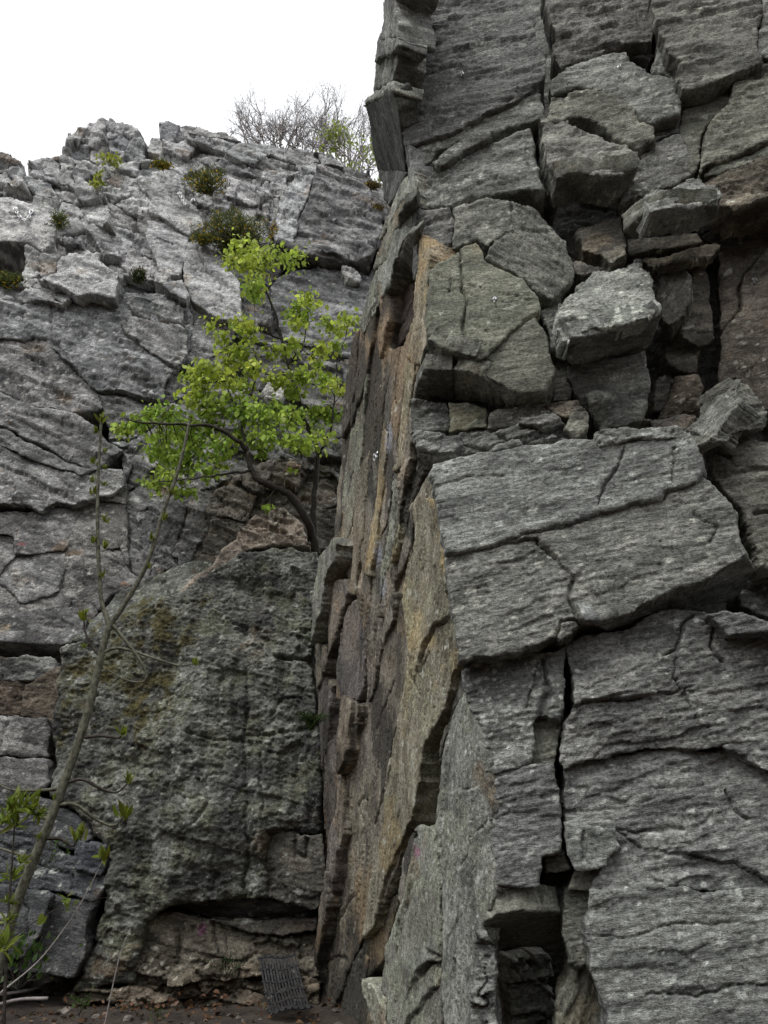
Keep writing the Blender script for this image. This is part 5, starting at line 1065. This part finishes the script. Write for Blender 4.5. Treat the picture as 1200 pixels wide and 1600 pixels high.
for lab, seq in (('dead branch lying on the soil at the bottom left', [(-20, 1575), (30, 1562), (75, 1560)]), ('short dry stick on the soil below the dark blocks', [(-10, 1555), (40, 1548), (85, 1536)])):
    p = []
    for (x, y) in seq: r = ray(x, y); s = -1.52 / r[2]; p.append(EYE + r * s)
    b = Bag(); b.tube(smooth(p, 4), .016, 6); tag(b.obj('fallen_stick', M_twig), lab, 'stick')

# --- black slatted mat
def mat_():
    M_rub = plain_mat('black_rubber', (0.012, 0.012, 0.013), (0.035, 0.035, 0.037), 30, .55, .4, .002)
    TL, TR, BL, BR = PB.hit(403, 1497, -.10), PB.hit(462, 1491, -.10), PB.hit(424, 1592, .80), PB.hit(489, 1580, .75)
    root = empty('slatted_mat', tuple(.5 * (BL + BR))); tag(root, 'black slatted rubber mat propped at the foot of the rock', 'mat'); bpy.context.view_layer.update()
    nrm = unit(np.cross(TR - TL, BL - TL)); nrm = nrm if np.dot(nrm, EYE - TL) > 0 else -nrm
    def S_(u, v):
        p = TL * (1 - u) * (1 - v) + TR * u * (1 - v) + BL * (1 - u) * v + BR * u * v
        return p + nrm * (-.07 * math.sin(v * math.pi) + .05 * max(0, v - .82) / .18 + .012 * math.sin(u * 7 + v * 5))
    def ribbon(name, pts_, side, w, t):
        P = np.array(pts_); n = len(P); V = []
        for i in range(n):
            s = side(i)
            for a, c in ((-w, t), (w, t), (w, -t), (-w, -t)): V.append(P[i] + s * a + nrm * c)
        Q = [(i * 4 + j, i * 4 + (j + 1) % 4, i * 4 + 4 + (j + 1) % 4, i * 4 + 4 + j) for i in range(n - 1) for j in range(4)] + [(3, 2, 1, 0), (n * 4 - 4, n * 4 - 3, n * 4 - 2, n * 4 - 1)]
        b = Bag(); b.add(np.array(V), np.array(Q)); return b.obj(name, M_rub, root, False)
    vs = np.linspace(0, 1, 22); wid = np.linalg.norm(TR - TL)
    for k in range(13):
        u = (k + .5) / 13; ribbon('slat', [S_(u, v) + nrm * .006 * math.sin(v * 6.5 * math.pi + k * math.pi) for v in vs], lambda i: unit(TR - TL), wid * .024, .003)
    us = np.linspace(-.01, 1.01, 24)
    for j, v in enumerate((.01, .17, .34, .50, .66, .82, .985)): ribbon('crossbar', [S_(u, v) + nrm * .004 * math.sin(u * 13 * math.pi) for u in us], lambda i: unit(BL - TL), .013 if 0 < j < 6 else .018, .005)
mat_()

# --- climbing hardware
M_steel = plain_mat('galvanised_steel', (0.45, 0.45, 0.46), (0.62, 0.62, 0.63), 60, .35, .5, 0, .9)
def rock_point(px, py):
    """first rock surface met by the line of sight through a photograph point"""
    dg = bpy.context.evaluated_depsgraph_get(); r = ray(px, py); r = r / np.linalg.norm(r)
    hit, loc, nrm, *_ = SC.ray_cast(dg, Vector(EYE + r * 3.0), Vector(r))
    return (np.array(loc), np.array(nrm)) if hit else (EYE + r * 9, -r)
def torus(bag, c, X, Y, R1, r, a0=0, a1=2 * math.pi, n=18, ex=1.0):
    an = np.linspace(a0, a1, n); bag.tube([c + X * R1 * math.cos(a) + Y * R1 * ex * math.sin(a) for a in an], r, 6)
def bolt(label, px, py, pl, ring=False):
    p, _ = rock_point(px, py); n = pl.N; root = empty('bolt_hanger', tuple(p)); tag(root, label, 'bolt', 'climbing bolts on the buttress'); bpy.context.view_layer.update()
    X, Z = pl.U, pl.V; b = Bag(); pr = []
    for a in np.linspace(0, 2 * math.pi, 14, endpoint=False): pr.append((math.cos(a) * .017, math.sin(a) * .017))
    b.tube([p - n * .02, p + n * .012], [.010, .010], 8); b.obj('bolt', M_steel, root)
    b = Bag(); b.tube([p + n * .002, p + n * .006], [.020, .020], 10); torus(b, p + n * .022 - Z * .030, unit(n + X * .3), Z, .021, .0045); b.obj('hanger', M_steel, root)
    if ring: b = Bag(); torus(b, p + n * .03 - Z * .055, X, Z, .030, .0055); b.obj('ring', M_steel, root)
bpy.context.view_layer.update()
bolt('steel bolt with ring on the greenish block beside the ochre edge', 773, 467, PF)
bolt('small steel bolt high on the dark top slab', 722, 115, PF)
bolt('steel bolt on the grey block right of the deep crack', 967, 105, PF)
bolt('steel bolt on the brown wall right of the niche', 1178, 437, PF)
bolt('ring bolt on the ochre side slabs left of the buttress edge', 590, 708, PS, True)
def chain(label, seq):
    root = None; P = []
    for (x, y) in seq: p, n = rock_point(x, y); P.append(p + PL.N * .05)
    P = smooth(P, 7); L = np.concatenate([[0], np.cumsum(np.linalg.norm(np.diff(P, axis=0), axis=1))]); m = int(L[-1] / .06)
    root = empty('anchor_chain', tuple(P[0])); tag(root, label, 'chain', 'belay chains on the pale wall'); bpy.context.view_layer.update()
    for i in range(m):
        s = (i + .5) / m * L[-1]; c = np.array([np.interp(s, L, P[:, k]) for k in range(3)]); c2 = np.array([np.interp(s + .01, L, P[:, k]) for k in range(3)])
        d = unit(c2 - c + 1e-9); sd_ = unit(np.cross(d, PL.N)); sd_ = sd_ if i % 2 else np.cross(d, sd_)
        b = Bag(); torus(b, c, sd_, d, .022, .008, n=12, ex=1.75); b.obj('chain_link', M_steel, root)
    for e in (P[0], P[-1]):
        b = Bag(); b.tube([e - PL.N * .10, e + PL.N * .03], [.022, .022], 8); torus(b, e, PL.U, PL.V, .035, .010, n=12); b.obj('anchor_bolt', M_steel, root)
chain('steel belay chain hanging on the smooth pale slab at the left', [(25, 330), (30, 340), (40, 347), (47, 342), (50, 334)])
chain('steel belay chain on the pale slab right of the pillar', [(281, 306), (286, 318), (292, 323), (302, 316)])
